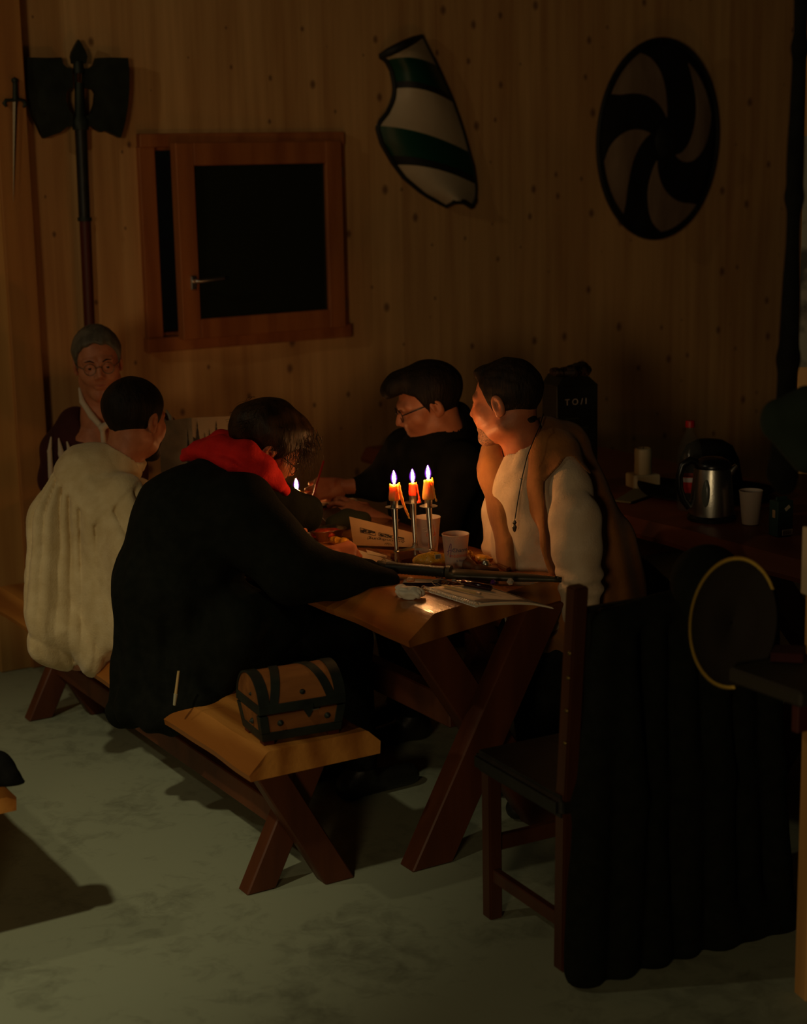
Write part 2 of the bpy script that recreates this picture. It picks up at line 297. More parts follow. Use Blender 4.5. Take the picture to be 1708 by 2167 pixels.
def nets(f, lo, hi, res, coarse=4, slack=1.0):
    lo = np.array(lo, float); hi = np.array(hi, float); n = np.ceil((hi-lo)/res).astype(int)+1; n = ((n+coarse-1)//coarse)*coarse
    nc = n//coarse
    g = np.stack(np.meshgrid(*[np.arange(nc[i])*res*coarse+lo[i]+res*(coarse-1)/2 for i in range(3)], indexing='ij'), -1).reshape(-1, 3).astype(np.float32)
    Dc = f(g).reshape(nc); near = np.abs(Dc) < res*coarse*1.3*slack+.006*slack
    up = lambda A: A.repeat(coarse, 0).repeat(coarse, 1).repeat(coarse, 2)
    D = up(Dc).astype(np.float32); mk_ = up(near); idx = np.argwhere(mk_)
    D[mk_] = f((idx*res+lo).astype(np.float32)); D[D == 0] = 1e-7
    s = D < 0; nx, ny, nz = D.shape
    base = (nx-1, ny-1, nz-1); cnt = np.zeros(base, np.float32); acc = np.zeros(base+(3,), np.float32)
    for ax in range(3):
        o1, o2 = [a for a in range(3) if a != ax]
        for i in (0, 1):
            for j in (0, 1):
                off = [0, 0, 0]; off[o1] = i; off[o2] = j
                sl0 = tuple(slice(off[a], off[a]+base[a]) for a in range(3)); off2 = list(off); off2[ax] = 1
                sl1 = tuple(slice(off2[a], off2[a]+base[a]) for a in range(3))
                d0 = D[sl0]; d1 = D[sl1]; c = s[sl0] != s[sl1]; t = np.where(c, d0/(d0-d1+(d0 == d1)), 0)
                cnt += c
                acc[..., ax] += np.where(c, t, 0); acc[..., o1] += c*i; acc[..., o2] += c*j
    act = cnt > 0; vid = np.full(base, -1, np.int64); ii = np.argwhere(act); vid[act] = np.arange(len(ii))
    V = (ii+acc[act]/cnt[act][:, None])*res+lo
    Q = []
    for ax in range(3):
        o1, o2 = (ax+1) % 3, (ax+2) % 3
        e = [0, 0, 0]; e[ax] = 1
        sa = s[tuple(slice(0, D.shape[a]-e[a]) for a in range(3))]; sb = s[tuple(slice(e[a], None) for a in range(3))]
        I = np.argwhere(sa != sb); I = I[(I[:, o1] > 0) & (I[:, o2] > 0) & (I[:, o1] < base[o1]) & (I[:, o2] < base[o2]) & (I[:, ax] < base[ax])]
        def v(d1, d2):
            J = I.copy(); J[:, o1] += d1; J[:, o2] += d2; return vid[J[:, 0], J[:, 1], J[:, 2]]
        q = np.stack([v(-1, -1), v(0, -1), v(0, 0), v(-1, 0)], 1)
        fl = ~sa[I[:, 0], I[:, 1], I[:, 2]]; q[fl] = q[fl][:, ::-1]
        q = q[(q >= 0).all(1)]; Q.append(q)
    return V.astype(np.float32), np.concatenate(Q)
def npmesh(name, VQ, material, parent=None, world=True, label=None):
    if isinstance(VQ, tuple): VQ = [VQ]
    o = 0; vs = []; qs = []
    for v, q in VQ: vs.append(v); qs.append(q+o); o += len(v)
    V = np.concatenate(vs).astype(np.float32); Q = np.concatenate(qs).astype(np.int32)
    me = bpy.data.meshes.new(name); me.vertices.add(len(V)); me.vertices.foreach_set('co', V.ravel()); me.loops.add(Q.size); me.loops.foreach_set('vertex_index', Q.ravel())
    me.polygons.add(len(Q)); me.polygons.foreach_set('loop_start', np.arange(0, Q.size, 4, dtype=np.int32)); me.polygons.foreach_set('loop_total', np.full(len(Q), 4, np.int32))
    me.update(); me.validate(); me.polygons.foreach_set('use_smooth', np.ones(len(me.polygons), bool))
    return link(name, me, material, parent, world, label)
def frame3(fwd, up=(0, 0, 1)):
    f = np.array(fwd, float); f /= np.linalg.norm(f); x = np.cross(f, np.array(up, float)); x /= np.linalg.norm(x); u = np.cross(x, f); return np.stack([x, f, u], 1)
# ================================================================== PEOPLE
def K(x, y, d, r): return (W(x, y, d), r/FPX*d)
def head_field(P, neck=None, jaw=1.0, nose=1.0):
    X = P.copy(); ax = np.abs(X[:, 0]); Q = X.copy(); Q[:, 0] = ax           # mirrored half
    d = f_ell(P, (0, -.018, .035), (.0755, .097, .087))
    d = smin(d, f_ell(P, (0, .028, -.025), (.062, .066, .080)), .03)
    d = smin(d, f_cone(Q, (.050, -.005, -.062), (.012, .066, -.097*jaw), .022, .018), .03)
    d = smin(d, f_cone(P, (-.012, .068, -.098*jaw), (.012, .068, -.098*jaw), .016, .016), .02)
    d = smin(d, f_cone(Q, (.044, .052, -.022), (.030, .068, -.034), .022, .018), .025)   # cheek
    d = smin(d, f_cone(Q, (.012, .082, .024), (.042, .070, .022), .011, .010), .014)     # brow
    d = smax(d, -f_ell(Q, (.031, .100, .003), (.020, .017, .013)), .012)                  # socket
    d = smin(d, f_ell(Q, (.031, .0745, .002), (.0145, .0135, .0115)), .004)                # lids
    d = smax(d, -f_ell(Q, (.031, .0885, .0005), (.0120, .0065, .0027)), .002)
    d = smin(d, f_cone(P, (0, .086, .016), (0, .106*nose, -.024), .0075, .0100), .010)
    d = smin(d, f_ell(Q, (.010, .094, -.031), (.0095, .011, .008)), .006)
    d = smax(d, -f_ell(Q, (.0065, .100, -.040), (.003, .005, .004)), .003)
    d = smin(d, f_cone(P, (-.018, .083, -.055), (.018, .083, -.055), .0065, .0065), .010)
    d = smin(d, f_cone(P, (-.014, .082, -.067), (.014, .082, -.067), .0075, .0075), .008)
    d = smax(d, -f_cone(P, (-.022, .095, -.0605), (.022, .095, -.0605), .004, .004), .004)
    th = math.radians(18); R = np.array([[1, 0, 0], [0, math.cos(th), math.sin(th)], [0, -math.sin(th), math.cos(th)]])
    e = f_ell(Q, (.079, -.014, -.004), (.0085, .019, .032), R)
    e = smax(e, -f_ell(Q, (.089, -.010, .000), (.0085, .0115, .021), R), .004)
    e = smin(e, f_ell(Q, (.080, -.004, -.004), (.006, .005, .008)), .004)
    e = smin(e, f_ell(Q, (.077, -.010, -.030), (.006, .008, .009)), .006)
    d = smin(d, e, .006)
    if neck is not None:
        d = smin(d, f_cone(P, (0, -.028, -.055), neck, .056, .064), .03)
        a = np.array(neck); d = smin(d, f_cone(P, (0, -.028, -.03), a, .05, .05), .02)
    return d
HAIRLINE = ([-.2, -.05, -.026, -.020, .006, .010, .018, .040, .060, .075, .2], [-.060, -.056, -.040, -.002, .006, -.016, -.006, .040, .072, .080, .088])
def hair_field(P, thick=.010, line=HAIRLINE, amp=.003, fr=90, extra=None, seed=1, ear=True):
    d = f_ell(P, (0, -.018, .035), (.0755, .097, .087))
    d = smin(d, f_ell(P, (0, .028, -.015), (.062, .062, .075)), .03)
    d = smin(d, f_cone(P, (0, -.028, -.055), (0, -.075, -.12), .050, .05), .03)
    Z = P[:, 2]; taper = np.clip((Z+.06)/.11, .18, 1)
    d = d-thick*taper
    if extra: 
        for c, r, k in extra: d = smin(d, f_ell(P, c, r), k)
    zl = np.interp(P[:, 1]+.15*0, line[0], line[1]).astype(np.float32)+.003*np.sin(P[:, 0]*140+1)+.006*snoise(P, 75, 17)
    d = smax(d, (zl-Z)*.7, .006)
    return d+amp*snoise(P*np.array([1, .55, .45], np.float32), fr, seed)*taper
class Head:
    def __init__(s, c, fwd, up, sc=1.0): s.c = np.array(c); s.R = frame3(fwd, up); s.sc = sc
    def w(s, p): return s.c+s.R@(np.array(p, float)*s.sc)
    def l(s, q): return (s.R.T@(np.array(q)-s.c))/s.sc
    def out(s, VQ): V, Q = VQ; return ((V*s.sc)@s.R.T.astype(np.float32)+s.c.astype(np.float32), Q)
    def mesh(s, neckW, res=.0026, **kw):
        n = s.l(neckW); lo = np.minimum([-.105, -.13, -.135], n-.075); hi = np.maximum([.105, .14, .135], n+.075)
        return s.out(nets(lambda P: head_field(P, n, **kw), lo, hi, res))
    def hair(s, res=.0028, **kw): return s.out(nets(lambda P: hair_field(P, **kw), (-.14, -.16, -.14), (.14, .17, .20), res, slack=1.5))
    def fn(s, f, lo, hi, res): return s.out(nets(f, lo, hi, res, slack=1.3))
def hand_prims(wrist, fwd, up, side, flex, spread=(.10, .03, -.05, -.13), thumb=((.052, .050, -.018), (.058, .082, -.028), (.052, .106, -.034)), sc=1.0):
    R = frame3(fwd, up); x = R[:, 0]*side; y = R[:, 1]; z = R[:, 2]; Mx = np.stack([x, y, z], 1); wq = np.array(wrist)
    T = lambda p: wq+Mx@(np.array(p, float)*sc)
    prims = []; k = .010*sc
    mcp = [(.030, .088, 0), (.010, .093, .002), (-.011, .089, .001), (-.031, .080, -.002)]; LN = [(.043, .026, .021), (.047, .030, .022), (.043, .027, .021), (.034, .021, .019)]
    for (mx, my, mz) in mcp: prims.append((T((mx*.55, .005, -.004)), T((mx, my, mz-.003)), .0165*sc, .0125*sc, .014*sc))
    prims.append((T((0, -.04, -.002)), T((0, .02, -.004)), .025*sc, .026*sc, .012*sc))
    prims.append((T((-.024, .02, -.012)), T((-.026, .06, -.012)), .014*sc, .012*sc, .012*sc))
    joints = []
    for i, (mx, my, mz) in enumerate(mcp):
        p = np.array([mx, my, mz-.002]); a = 0; r = [.0100, .0088, .0078, .0068]; sp = spread[i]
        if i == 3: r = [q*.88 for q in r]
        for j in range(3):
            a += math.radians(flex[i][j] if hasattr(flex[i], '__len__') else flex[i]*(1, 1.15, .7)[j])
            q = p+LN[i][j]*np.array([math.sin(sp)*math.cos(a*.6), math.cos(a), -math.sin(a)])
            prims.append((T(p), T(q), r[j]*sc, r[j+1]*sc, .004*sc)); p = q
        joints.append(T(p))
    tb = [(.018, .018, -.010)]+list(thumb); rr = [.017, .0125, .0105, .0085]
    for j in range(3): prims.append((T(tb[j]), T(tb[j+1]), rr[j]*sc, rr[j+1]*sc, (.014, .004, .003)[j]*sc))
    return prims, joints
def prims_mesh(prims, res, pad=.03, extra=None):
    A = np.array([p[0] for p in prims]+[p[1] for p in prims]); r = max(max(p[2], p[3]) for p in prims)+pad
    def f(P):
        d = None
        for a, b, ra, rb, k in prims:
            e = f_cone(P, a, b, ra, rb); d = e if d is None else smin(d, e, k)
        return extra(P, d) if extra else d
    return nets(f, A.min(0)-r, A.max(0)+r, res, slack=1.6)
def chain(*pts, k=.03): return [(a[0], b[0], a[1], b[1], k) for a, b in zip(pts[:-1], pts[1:])]
def limb(*pts, k=.02): return [(np.array(pts[i][0]), np.array(pts[i+1][0]), pts[i][1], pts[i+1][1], k) for i in range(len(pts)-1)]
def lower_body(parent, pelvis, hipdir, kneedir, material, shoe, seat=.0):
    """seated legs: thighs forward to the knee, shins to the floor, shoes"""
    pr = []
    pel = np.array(pelvis); h = np.array(hipdir); f = np.array(kneedir)
    feet = []
    for s_ in (-1, 1):
        hp = pel+h*.09*s_; kn = hp+f*.42+np.array([0, 0, -.03]); kn[2] = max(.47, min(kn[2], .50)); an = np.array([*(kn[:2]-f[:2]*.06*(1 if s_ > 0 else -.5)), .11])
        pr += limb((pel, .13), (hp, .10), (kn, .068), (an, .05), k=.03); feet.append(an)
    npmesh('trousers', prims_mesh(pr, .011), material, parent)
    for an in feet:
        sp = [(an+np.array([0, 0, -.03]), an*np.array([1, 1, 0])+np.array([0, 0, .04])-f*.04, .05, .04, .02), (an*np.array([1, 1, 0])+np.array([0, 0, .042])-f*.04, an*np.array([1, 1, 0])+np.array([0, 0, .036])+f*.17, .042, .034, .02)]
        npmesh('shoe', prims_mesh(sp, .009, extra=lambda P, d: smax(d, .002-P[:, 2], .004)), shoe, parent)
def spectacles(H, parent, material, rx=.022, rz=.019, y=.094, x=.031, temple=True, r=.0013, z0=.0, lens=True):
    parts = []
    for s_ in (-1, 1):
        pts = [H.w((s_*x+rx*math.cos(t), y-abs(rx*math.cos(t)+0)*.12, z0+rz*math.sin(t))) for t in np.linspace(0, 2*PI, 25)]
        parts.append(tube_vf(pts, r, 6, False))
        if temple: parts.append(tube_vf([H.w((s_*(x+rx), y-.004, z0+.004)), H.w((s_*.074, .05, z0+.008)), H.w((s_*.081, -.012, z0+.012)), H.w((s_*.083, -.026, z0-.006))], r*1.2, 6))
    parts.append(tube_vf([H.w((-x+rx, y, z0+.004)), H.w((0, y+.006, z0+.009)), H.w((x-rx, y, z0+.004))], r*1.1, 6))
    V, Fc = merge(parts); return mk('glasses', V, Fc, material, parent, True, True)
def eyes(H, parent):
    for s_ in (-1, 1):
        V, Fc = lathe_vf([(.0001, -.012)]+[(.012*math.cos(t), .012*math.sin(t)) for t in np.linspace(-1.4, 1.4, 9)]+[(.0001, .012)], 14)
        V = [H.w((s_*.031+v[0]*.95, .0742+v[2], .001+v[1])) for v in V]; e = mk('eye', V, Fc, M['eye'], parent, True, True)
        V, Fc = lathe_vf([(.0001, .0026), (.0035, .0022), (.0052, .0004), (.0054, -.002)], 14)
        mk('iris', [H.w((s_*.031+v[0], .0846+v[2], .0005+v[1])) for v in V], Fc, M['iris'], e, False, True)
# ---- man in the black coat with the red scarf, bent over the near side of the table
def coat_man():
    t = thing('person', 'person in a black coat and red scarf bent over the table writing by candlelight', 'person', T2W(-.2, .8, 0))
    H = Head(W(566, 946, 4.95), (.74, .30, -.60), (.5, .1, .9), 1.0); neck = W(500, 1012, 4.93)
    skin = [H.mesh(neck)]
    wr = W(686, 1178, 4.93); pr, j = hand_prims(wr, W(768, 1158, 4.97)-wr, (.1, -.45, 1), -1, [(58, 70, 40), (62, 72, 45), (66, 75, 45), (70, 75, 45)], thumb=((.046, .052, -.026), (.040, .080, -.040), (.022, .094, -.046)))
    skin.append(prims_mesh(pr, .0024, .02))
    wl = W(606, 1086, 5.04); pl, j2 = hand_prims(wl, W(610, 1130, 5.06)-wl, (.2, .9, .3), 1, [45, 48, 50, 52]); skin.append(prims_mesh(pl, .0026, .02))
    skin.append(prims_mesh(chain(K(500, 1012, 4.93, 55), K(440, 1110, 4.88, 95), K(385, 1240, 4.9, 90), K(380, 1380, 4.92, 85))+chain(K(515, 1085, 4.78, 40), K(625, 1205, 4.72, 34), (wr, .026))+chain(K(520, 1035, 4.98, 40), K(605, 1090, 5.05, 32), (wl, .026)), .010))
    npmesh('body', skin, M['skin_ruddy'], t)
    ln = (HAIRLINE[0], [-.10, -.09, -.06, -.010, .012, -.018, -.012, .030, .050, .058, .06])
    def hf(P):
        d = hair_field(P, .020, ln, .0055, 60, [((0, .045, .095), (.060, .050, .035), .02), ((.02, .090, .060), (.048, .028, .034), .018), ((.045, .075, .035), (.028, .024, .034), .012), ((-.02, -.085, .02), (.05, .05, .06), .03), ((.045, .045, .045), (.028, .045, .035), .02)], 5)
        return d
    npmesh('hair', H.fn(hf, (-.15, -.19, -.17), (.15, .16, .2), .003), M['hair_warm'], t)
    rs = np.random.RandomState(3); parts = []
    for i in range(620):      # loose wavy strands over brow, temple and crown
        if i < 330: u = rs.uniform(-.06, .08); p0 = np.array([u, rs.uniform(.04, .10), .098+rs.uniform(-.05, .025)]); dr = np.array([rs.normal()*.25, .70, -.75+rs.normal()*.3])
        elif i < 470: p0 = np.array([.074+rs.uniform(-.01, .012), rs.uniform(-.05, .06), .045+rs.uniform(-.02, .04)]); dr = np.array([.12, .35+rs.normal()*.3, -.9])
        else: p0 = np.array([rs.uniform(-.06, .06), -.09+rs.uniform(-.02, .02), .06+rs.uniform(-.04, .04)]); dr = np.array([rs.normal()*.3, -.5, -.6])
        pts = []; L = rs.uniform(.03, .07); ph = rs.uniform(0, 6.28)
        for k in range(7):
            s_ = k/6; q = p0+dr*L*s_+np.array([.004*math.sin(ph+s_*6), .004*math.cos(ph+s_*5), -.012*s_*s_]); pts.append(H.w(q))
        parts.append(tube_vf(pts, [.0009*(1-.75*k/6) for k in range(7)], 3, False))
    V, Fc = merge(parts); setp(mk('hair_strands', V, Fc, M['hair_warm'], t, True, True), kind='stuff')
    spectacles(H, t, M['black_plastic'], y=.098, z0=-.006)
    # coat
    CP = chain(K(352, 1405, 4.95, 112), K(372, 1240, 4.9, 124), K(412, 1110, 4.88, 128), K(468, 1042, 4.9, 82), k=.05)
    CP += chain(K(505, 1090, 4.78, 92), K(628, 1208, 4.70, 70), K(735, 1224, 4.72, 44), K(818, 1228, 4.74, 25), k=.04)
    CP += chain(K(690, 1198, 4.76, 30), K(782, 1202, 4.80, 19), k=.02)
    CP += chain(K(535, 1035, 4.98, 58), K(607, 1085, 5.05, 50), K(650, 1080, 5.08, 30), K(655, 1100, 5.06, 22), k=.03)
    CP += chain(K(310, 1440, 4.93, 80), K(262, 1505, 4.93, 36), k=.04)+chain(K(420, 1430, 4.86, 95), K(500, 1335, 4.86, 85), K(610, 1330, 4.98, 62), k=.05)
    CP += chain(K(290, 1490, 4.88, 50), K(350, 1515, 4.80, 40), K(430, 1490, 4.74, 38), k=.03)
    hm = W(560, 940, 4.95)
    def ex(P, d):
        z = P[:, 2]; th = np.arctan2(P[:, 0]-CP[0][0][0], P[:, 1]-CP[0][0][1]+.0)
        A = np.clip((.95-z)/.4, 0, 1); d = d+A*.007*np.sin(th*13+snoise(P, 6, 4)*2)+.004*snoise(P, 16, 8)+.002*snoise(P, 38, 9)
        cuff = f_cone(P, wr, W(775, 1160, 4.97), .036, .045)
        d = smax(d, -f_cone(P, W(700, 1172, 4.95), W(780, 1150, 5.0), .032, .05), .008)
        return smax(d, .30-z, .01)
    npmesh('coat', prims_mesh(CP, .0075, .04, ex), M['coat'], t)
    # scarf: thick roll round the neck and a tail down the front
    SC = chain(K(388, 968, 4.95, 9), K(418, 956, 4.92, 20), K(465, 950, 4.85, 28), K(520, 962, 4.8, 28), K(556, 990, 4.82, 27), K(580, 1015, 4.86, 20), K(604, 1040, 4.90, 11), k=.02)
    SC += chain(K(425, 946, 5.0, 16), K(470, 942, 4.98, 28), K(510, 955, 4.95, 34), K(548, 985, 4.92, 26), k=.03)
    SC += chain(K(395, 960, 4.98, 12), K(430, 955, 4.88, 17), K(490, 985, 4.78, 15), K(548, 1010, 4.80, 13), K(592, 1035, 4.86, 9), k=.008)
    npmesh('scarf', prims_mesh(SC, .0045, .02, lambda P, d: d+.0016*np.sin((P@np.array([50, 30, 130.]))+snoise(P, 9, 2)*1.2)+.001*snoise(P, 40, 3)), M['scarf'], t)
    lower_body(t, T2W(-.2, .8, .56), UU, VV, M['blackcloth'], M['blackleather'])
    return t
# ---- man in the undyed linen shirt, seen from behind
def linen_man():
    t = thing('person', 'person with short dark hair in a loose undyed linen shirt, back to the camera', 'person', T2W(-.28, 1.35, 0))
    H = Head(W(288, 890, 5.3), (.52, .82, -.18), (-.06, 0, 1), 1.02); neck = W(252, 1000, 5.3)
    skin = [H.mesh(neck)]
    for s_, wp, tp in ((-1, T2W(.12, 1.25, .80), T2W(.22, 1.30, .79)), (1, T2W(.12, 1.5, .80), T2W(.22, 1.45, .79))):
        pr, j = hand_prims(wp, tp-wp, (0, 0, 1), s_, [20, 24, 28, 30]); skin.append(prims_mesh(pr, .0035, .02))
    skin.append(prims_mesh(chain((neck, .055), K(200, 1060, 5.3, 80), K(170, 1250, 5.3, 70), K(170, 1360, 5.3, 60))+chain(K(240, 1060, 5.2, 30), (T2W(-.1, 1.15, .80), .04), (T2W(.12, 1.25, .80), .026))+chain(K(180, 1010, 5.4, 30), (T2W(-.1, 1.6, .82), .04), (T2W(.12, 1.5, .80), .026)), .011))
    npmesh('body', skin, M['skin'], t)
    npmesh('hair', H.hair(thick=.012, amp=.0010, fr=110, seed=3, line=(HAIRLINE[0], [-.046, -.042, -.034, -.002, .006, -.016, -.006, .040, .072, .080, .088])), M['hair_dark'], t)
    npmesh('beard', H.fn(lambda P: smax(head_field(P)-.0035+.001*snoise(P, 180, 2), f_ell(P, (0, .06, -.085), (.055, .050, .045)), .008), (-.1, -.02, -.14), (.1, .13, -.02), .003), M['hair_dark'], t)
    A0 = K(190, 1018, 5.28, 70)[0]; ax = W(165, 1200, 5.3)
    LP = chain(K(246, 992, 5.28, 55), K(195, 1018, 5.27, 76), K(152, 1110, 5.26, 84), K(146, 1240, 5.24, 86), K(154, 1330, 5.22, 84), K(182, 1378, 5.22, 54), k=.05)
    LP += chain(K(225, 1100, 5.22, 90), K(225, 1240, 5.22, 84), K(215, 1320, 5.22, 62), k=.05)
    LP += chain(K(262, 1050, 5.16, 50), K(285, 1170, 5.12, 52), K(290, 1290, 5.12, 48), K(275, 1340, 5.15, 35), k=.03)
    LP += chain((T2W(-.15, 1.18, .85), .075), (T2W(.02, 1.22, .82), .06), k=.03)+chain(K(195, 1030, 5.4, 55), (T2W(-.15, 1.62, .84), .075), (T2W(.02, 1.55, .82), .06), k=.03)
    n_l = H.l(neck)
    def ex(P, d):
        px_ = (P-CAM.astype(np.float32)); dep = px_@fw.astype(np.float32)
        u = (P-A0.astype(np.float32))@RX.astype(np.float32); z = P[:, 2]   # u: across the back
        th = np.arctan2((P-ax)@RX.astype(np.float32), -((P-ax)@fw.astype(np.float32)))
        yoke = .985-.13*np.maximum(0, 1-np.abs(u-.05)/.15)
        below = yoke-z
        a = np.clip(below/.012, 0, 1)*np.exp(-np.clip(below, 0, None)/.22); seam = np.exp(-(below/.006)**2)
        pl = 1-np.abs(np.sin(th*15+snoise(P, 4, 11)*1.8))**.7
        d = d+a*.024*pl+np.clip(below/.1, 0, 1)*np.exp(-np.clip(below, 0, None)/.5)*.006*pl+seam*.003
        big = np.clip(below/.12, 0, 1)
        fb = np.sin(th*5.5+1.2+snoise(P, 4.5, 12)*1.6); d = d+big*.030*np.sign(fb)*np.abs(fb)**.7*np.clip((z-.33)/.12, .25, 1)
        d = d+big*.016*(1-np.abs(np.sin(z*17+th*3.5+snoise(P, 6, 13)*2.0)))*np.clip((.78-z)/.2, 0, 1)
        d = d+np.clip(below, 0, 1)**.5*.004*(1-2*np.abs(snoise(P*np.array([1, 1, .6], np.float32), 22, 14)))+.0012*snoise(P, 60, 15)
        # neck opening
        d = smax(d, -f_cone(P, neck, H.w((0, -.028, -.05)), .064, .066), .004)
        return smax(d, .335-z+.01*np.sin(th*4), .006)
    npmesh('shirt', prims_mesh(LP, .0048, .04, ex), M['linen'], t)
    # collar band
    pts = []; c = neck+(H.w((0, -.028, -.05))-neck)*.28; ax_ = H.w((0, -.028, -.05))-neck; ax_ /= np.linalg.norm(ax_); a = np.cross(ax_, [0, 0, 1.0]); a /= np.linalg.norm(a); b = np.cross(ax_, a)
    CR = [(c+(a*math.cos(p)+b*math.sin(p))*.066, c+(a*math.cos(p+.3)+b*math.sin(p+.3))*.066, .007, .007, .003) for p in np.arange(0, 6.28, .3)]
    npmesh('collar', prims_mesh(CR+[(x[0]+ax_*.016, x[1]+ax_*.016, .006, .006, .012) for x in CR], .0035, .015), M['linen'], t)
    lower_body(t, T2W(-.25, 1.35, .56), UU, VV, M['blackcloth'], M['blackleather'])
    return t
# ---- man in pale shirt and brown suede vest
def vest_man():
    t = thing('person', 'person in a brown suede vest over a pale shirt, looking away to the left', 'person', T2W(.98, .42, 0))
    H = Head(W(1069, 852, 4.9), (-.87, .46, -.14), (.10, 0, 1), 1.0); neck = W(1112, 950, 4.94)
    skin = [H.mesh(neck)]
    for s_, wp, tp in ((-1, W(1226, 1305, 4.78), W(1215, 1370, 4.76)), (1, T2W(.82, .62, .62), T2W(.74, .58, .56))):
        pr, j = hand_prims(wp, tp-wp, (-.6, -.3, .7), s_, [30, 34, 36, 38]); skin.append(prims_mesh(pr, .0035, .02))
    skin.append(prims_mesh(chain((neck, .055), K(1150, 1050, 4.98, 70), K(1190, 1200, 5.03, 80), K(1210, 1300, 5.06, 85)), .011))
    npmesh('body', skin, M['skin_ruddy'], t)
    npmesh('hair', H.hair(thick=.0065, amp=.0018, fr=170, seed=6, line=(HAIRLINE[0], [-.072, -.060, -.036, .000, .008, -.022, -.004, .048, .070, .078, .088]), extra=[((0, .052, .094), (.046, .030, .017), .02)]), M['hair_brown'], t)
    npmesh('beard', H.fn(lambda P: smax(head_field(P)-.0015+.0006*snoise(P, 200, 2), f_ell(P, (0, .060, -.088), (.058, .050, .040)), .012), (-.1, -.02, -.14), (.1, .13, -.02), .0026), M['stubble'], t, label='short stubbly beard')
    TP = chain(K(1118, 958, 4.93, 50), K(1128, 1040, 4.95, 86), K(1148, 1150, 4.97, 104), K(1180, 1290, 5.02, 112), k=.04)
    SL = chain(K(1184, 968, 4.90, 34), K(1206, 1030, 4.82, 43), K(1216, 1100, 4.77, 50), K(1219, 1165, 4.75, 50), K(1227, 1225, 4.75, 41), K(1228, 1300, 4.78, 34), k=.03)
    SR = chain(K(1065, 985, 5.08, 36), K(1054, 1080, 5.10, 33), K(1066, 1170, 5.08, 42), (T2W(.82, .62, .62), .045), k=.03)
    def exs(P, d):
        z = P[:, 2]; d = d+.010*snoise(P*np.array([1, 1, .40], np.float32), 15, 21)+.004*(1-2*np.abs(snoise(P*np.array([1, 1, .6], np.float32), 24, 22)))
        el = np.exp(-((z-.74)/.035)**2); d = d+el*.006*np.sin(z*130+snoise(P, 12, 25)*2)
        a = np.array(W(1100, 950, 4.80)); b = np.array(W(1108, 1120, 4.80))
        d = smax(d, -(f_cone(P, W(1097, 1010, 4.835), W(1103, 1075, 4.83), .004, .003)), .002)
        return smax(d, -f_cone(P, neck+(H.w((0, -.03, -.05))-neck)*-.1, H.w((0, -.02, -.05)), .060, .066), .004)
    npmesh('shirt', prims_mesh(TP+SL+SR, .0055, .03, exs), M['linen_pale'], t)
    VP = chain(K(1148, 938, 4.96, 46), K(1178, 960, 4.99, 66), K(1190, 1060, 4.99, 98), K(1212, 1160, 5.01, 122), K(1226, 1250, 5.03, 130), K(1225, 1310, 5.04, 124), k=.05)
    VP += chain(K(1066, 962, 5.03, 46), K(1068, 1000, 5.0, 52), K(1098, 1080, 4.95, 62), K(1128, 1170, 4.93, 76), K(1160, 1290, 4.97, 95), k=.04)
    VP += chain(K(1150, 950, 4.90, 44), K(1160, 1030, 4.875, 52), K(1178, 1150, 4.86, 62), K(1200, 1290, 4.88, 70), k=.04)
    CAPS = chain(K(1160, 930, 4.95, 44), K(1186, 962, 4.90, 42), K(1207, 1028, 4.82, 50), K(1214, 1060, 4.80, 54), k=.02)+chain(K(1058, 962, 5.06, 40), K(1046, 992, 5.06, 38), k=.02)
    sp = W(1205, 1075, 4.70)
    def exv(P, d):
        z = P[:, 2]
        th = np.arctan2((P-sp)@RX.astype(np.float32), (P[:, 2]-1.15))
        d = d+.005*np.sin(((P-sp)@RX.astype(np.float32))*95+z*18+snoise(P, 5, 31)*1.5)*np.clip((1.10-z)/.25, .1, 1)+.0035*snoise(P, 14, 32)
        # front opening
        o = smin(f_cone(P, W(1104, 930, 4.80), W(1100, 1030, 4.79), .040, .029), f_cone(P, W(1100, 1030, 4.79), W(1108, 1130, 4.815), .029, .040), .02)
        o = smin(o, f_cone(P, W(1108, 1130, 4.815), W(1150, 1300, 4.85), .040, .066), .02)
        d = smax(d, -o, .006)
        sl = None
        for a, b, ra, rb, k in SL[:4]+SR[:2]:
            e = f_cone(P, a, b, ra, rb); sl = e if sl is None else smin(sl, e, .02)
        us = ((P-sp)@RX.astype(np.float32)); ze = 1.015+.055*np.exp(-((us-.01)/.045)**2)-.45*np.clip(-us-.03, 0, .2); cut = smax(sl-.016, z-ze+.004*snoise(P, 40, 35), .004)          # arm holes: sleeve comes out below the cap
        d = smax(d, -cut, .004)
        d = smax(d, -f_cone(P, neck, H.w((0, -.02, -.05)), .066, .074), .005)
        return smax(d, .50-z, .01)
    npmesh('vest', prims_mesh(VP+CAPS, .0052, .035, exv), M['suede'], t)
    lathe('press_stud', [(.0001, .003), (.004, .002), (.005, -.001)], M['silver'], t, 12, W(1103, 1014, 4.755), world=True)
    cordp = [H.w((.05, -.05, -.075)), W(1150, 885, 4.88), W(1138, 915, 4.80), W(1118, 955, 4.79), W(1108, 1000, 4.79), W(1098, 1050, 4.80), W(1090, 1090, 4.80)]
    cordp = [W(1150, 876, 4.89), W(1143, 900, 4.84), W(1130, 930, 4.82), W(1116, 965, 4.80), W(1105, 1010, 4.79), W(1096, 1060, 4.79), W(1090, 1098, 4.79)]
    tube('neck_cord', cordp, .0016, M['blackleather'], t, 6, True)
    c = W(1089, 1112, 4.785); V, Fc = lathe_vf([(.0001, .019), (.003, .014), (.0065, .008), (.003, .002), (.007, -.004), (.004, -.016), (.0001, -.02)], 8)
    mk('pendant', [(v[0]+c[0], v[1]*.5+c[1], v[2]+c[2]) for v in V], Fc, M['blade'], t, True)
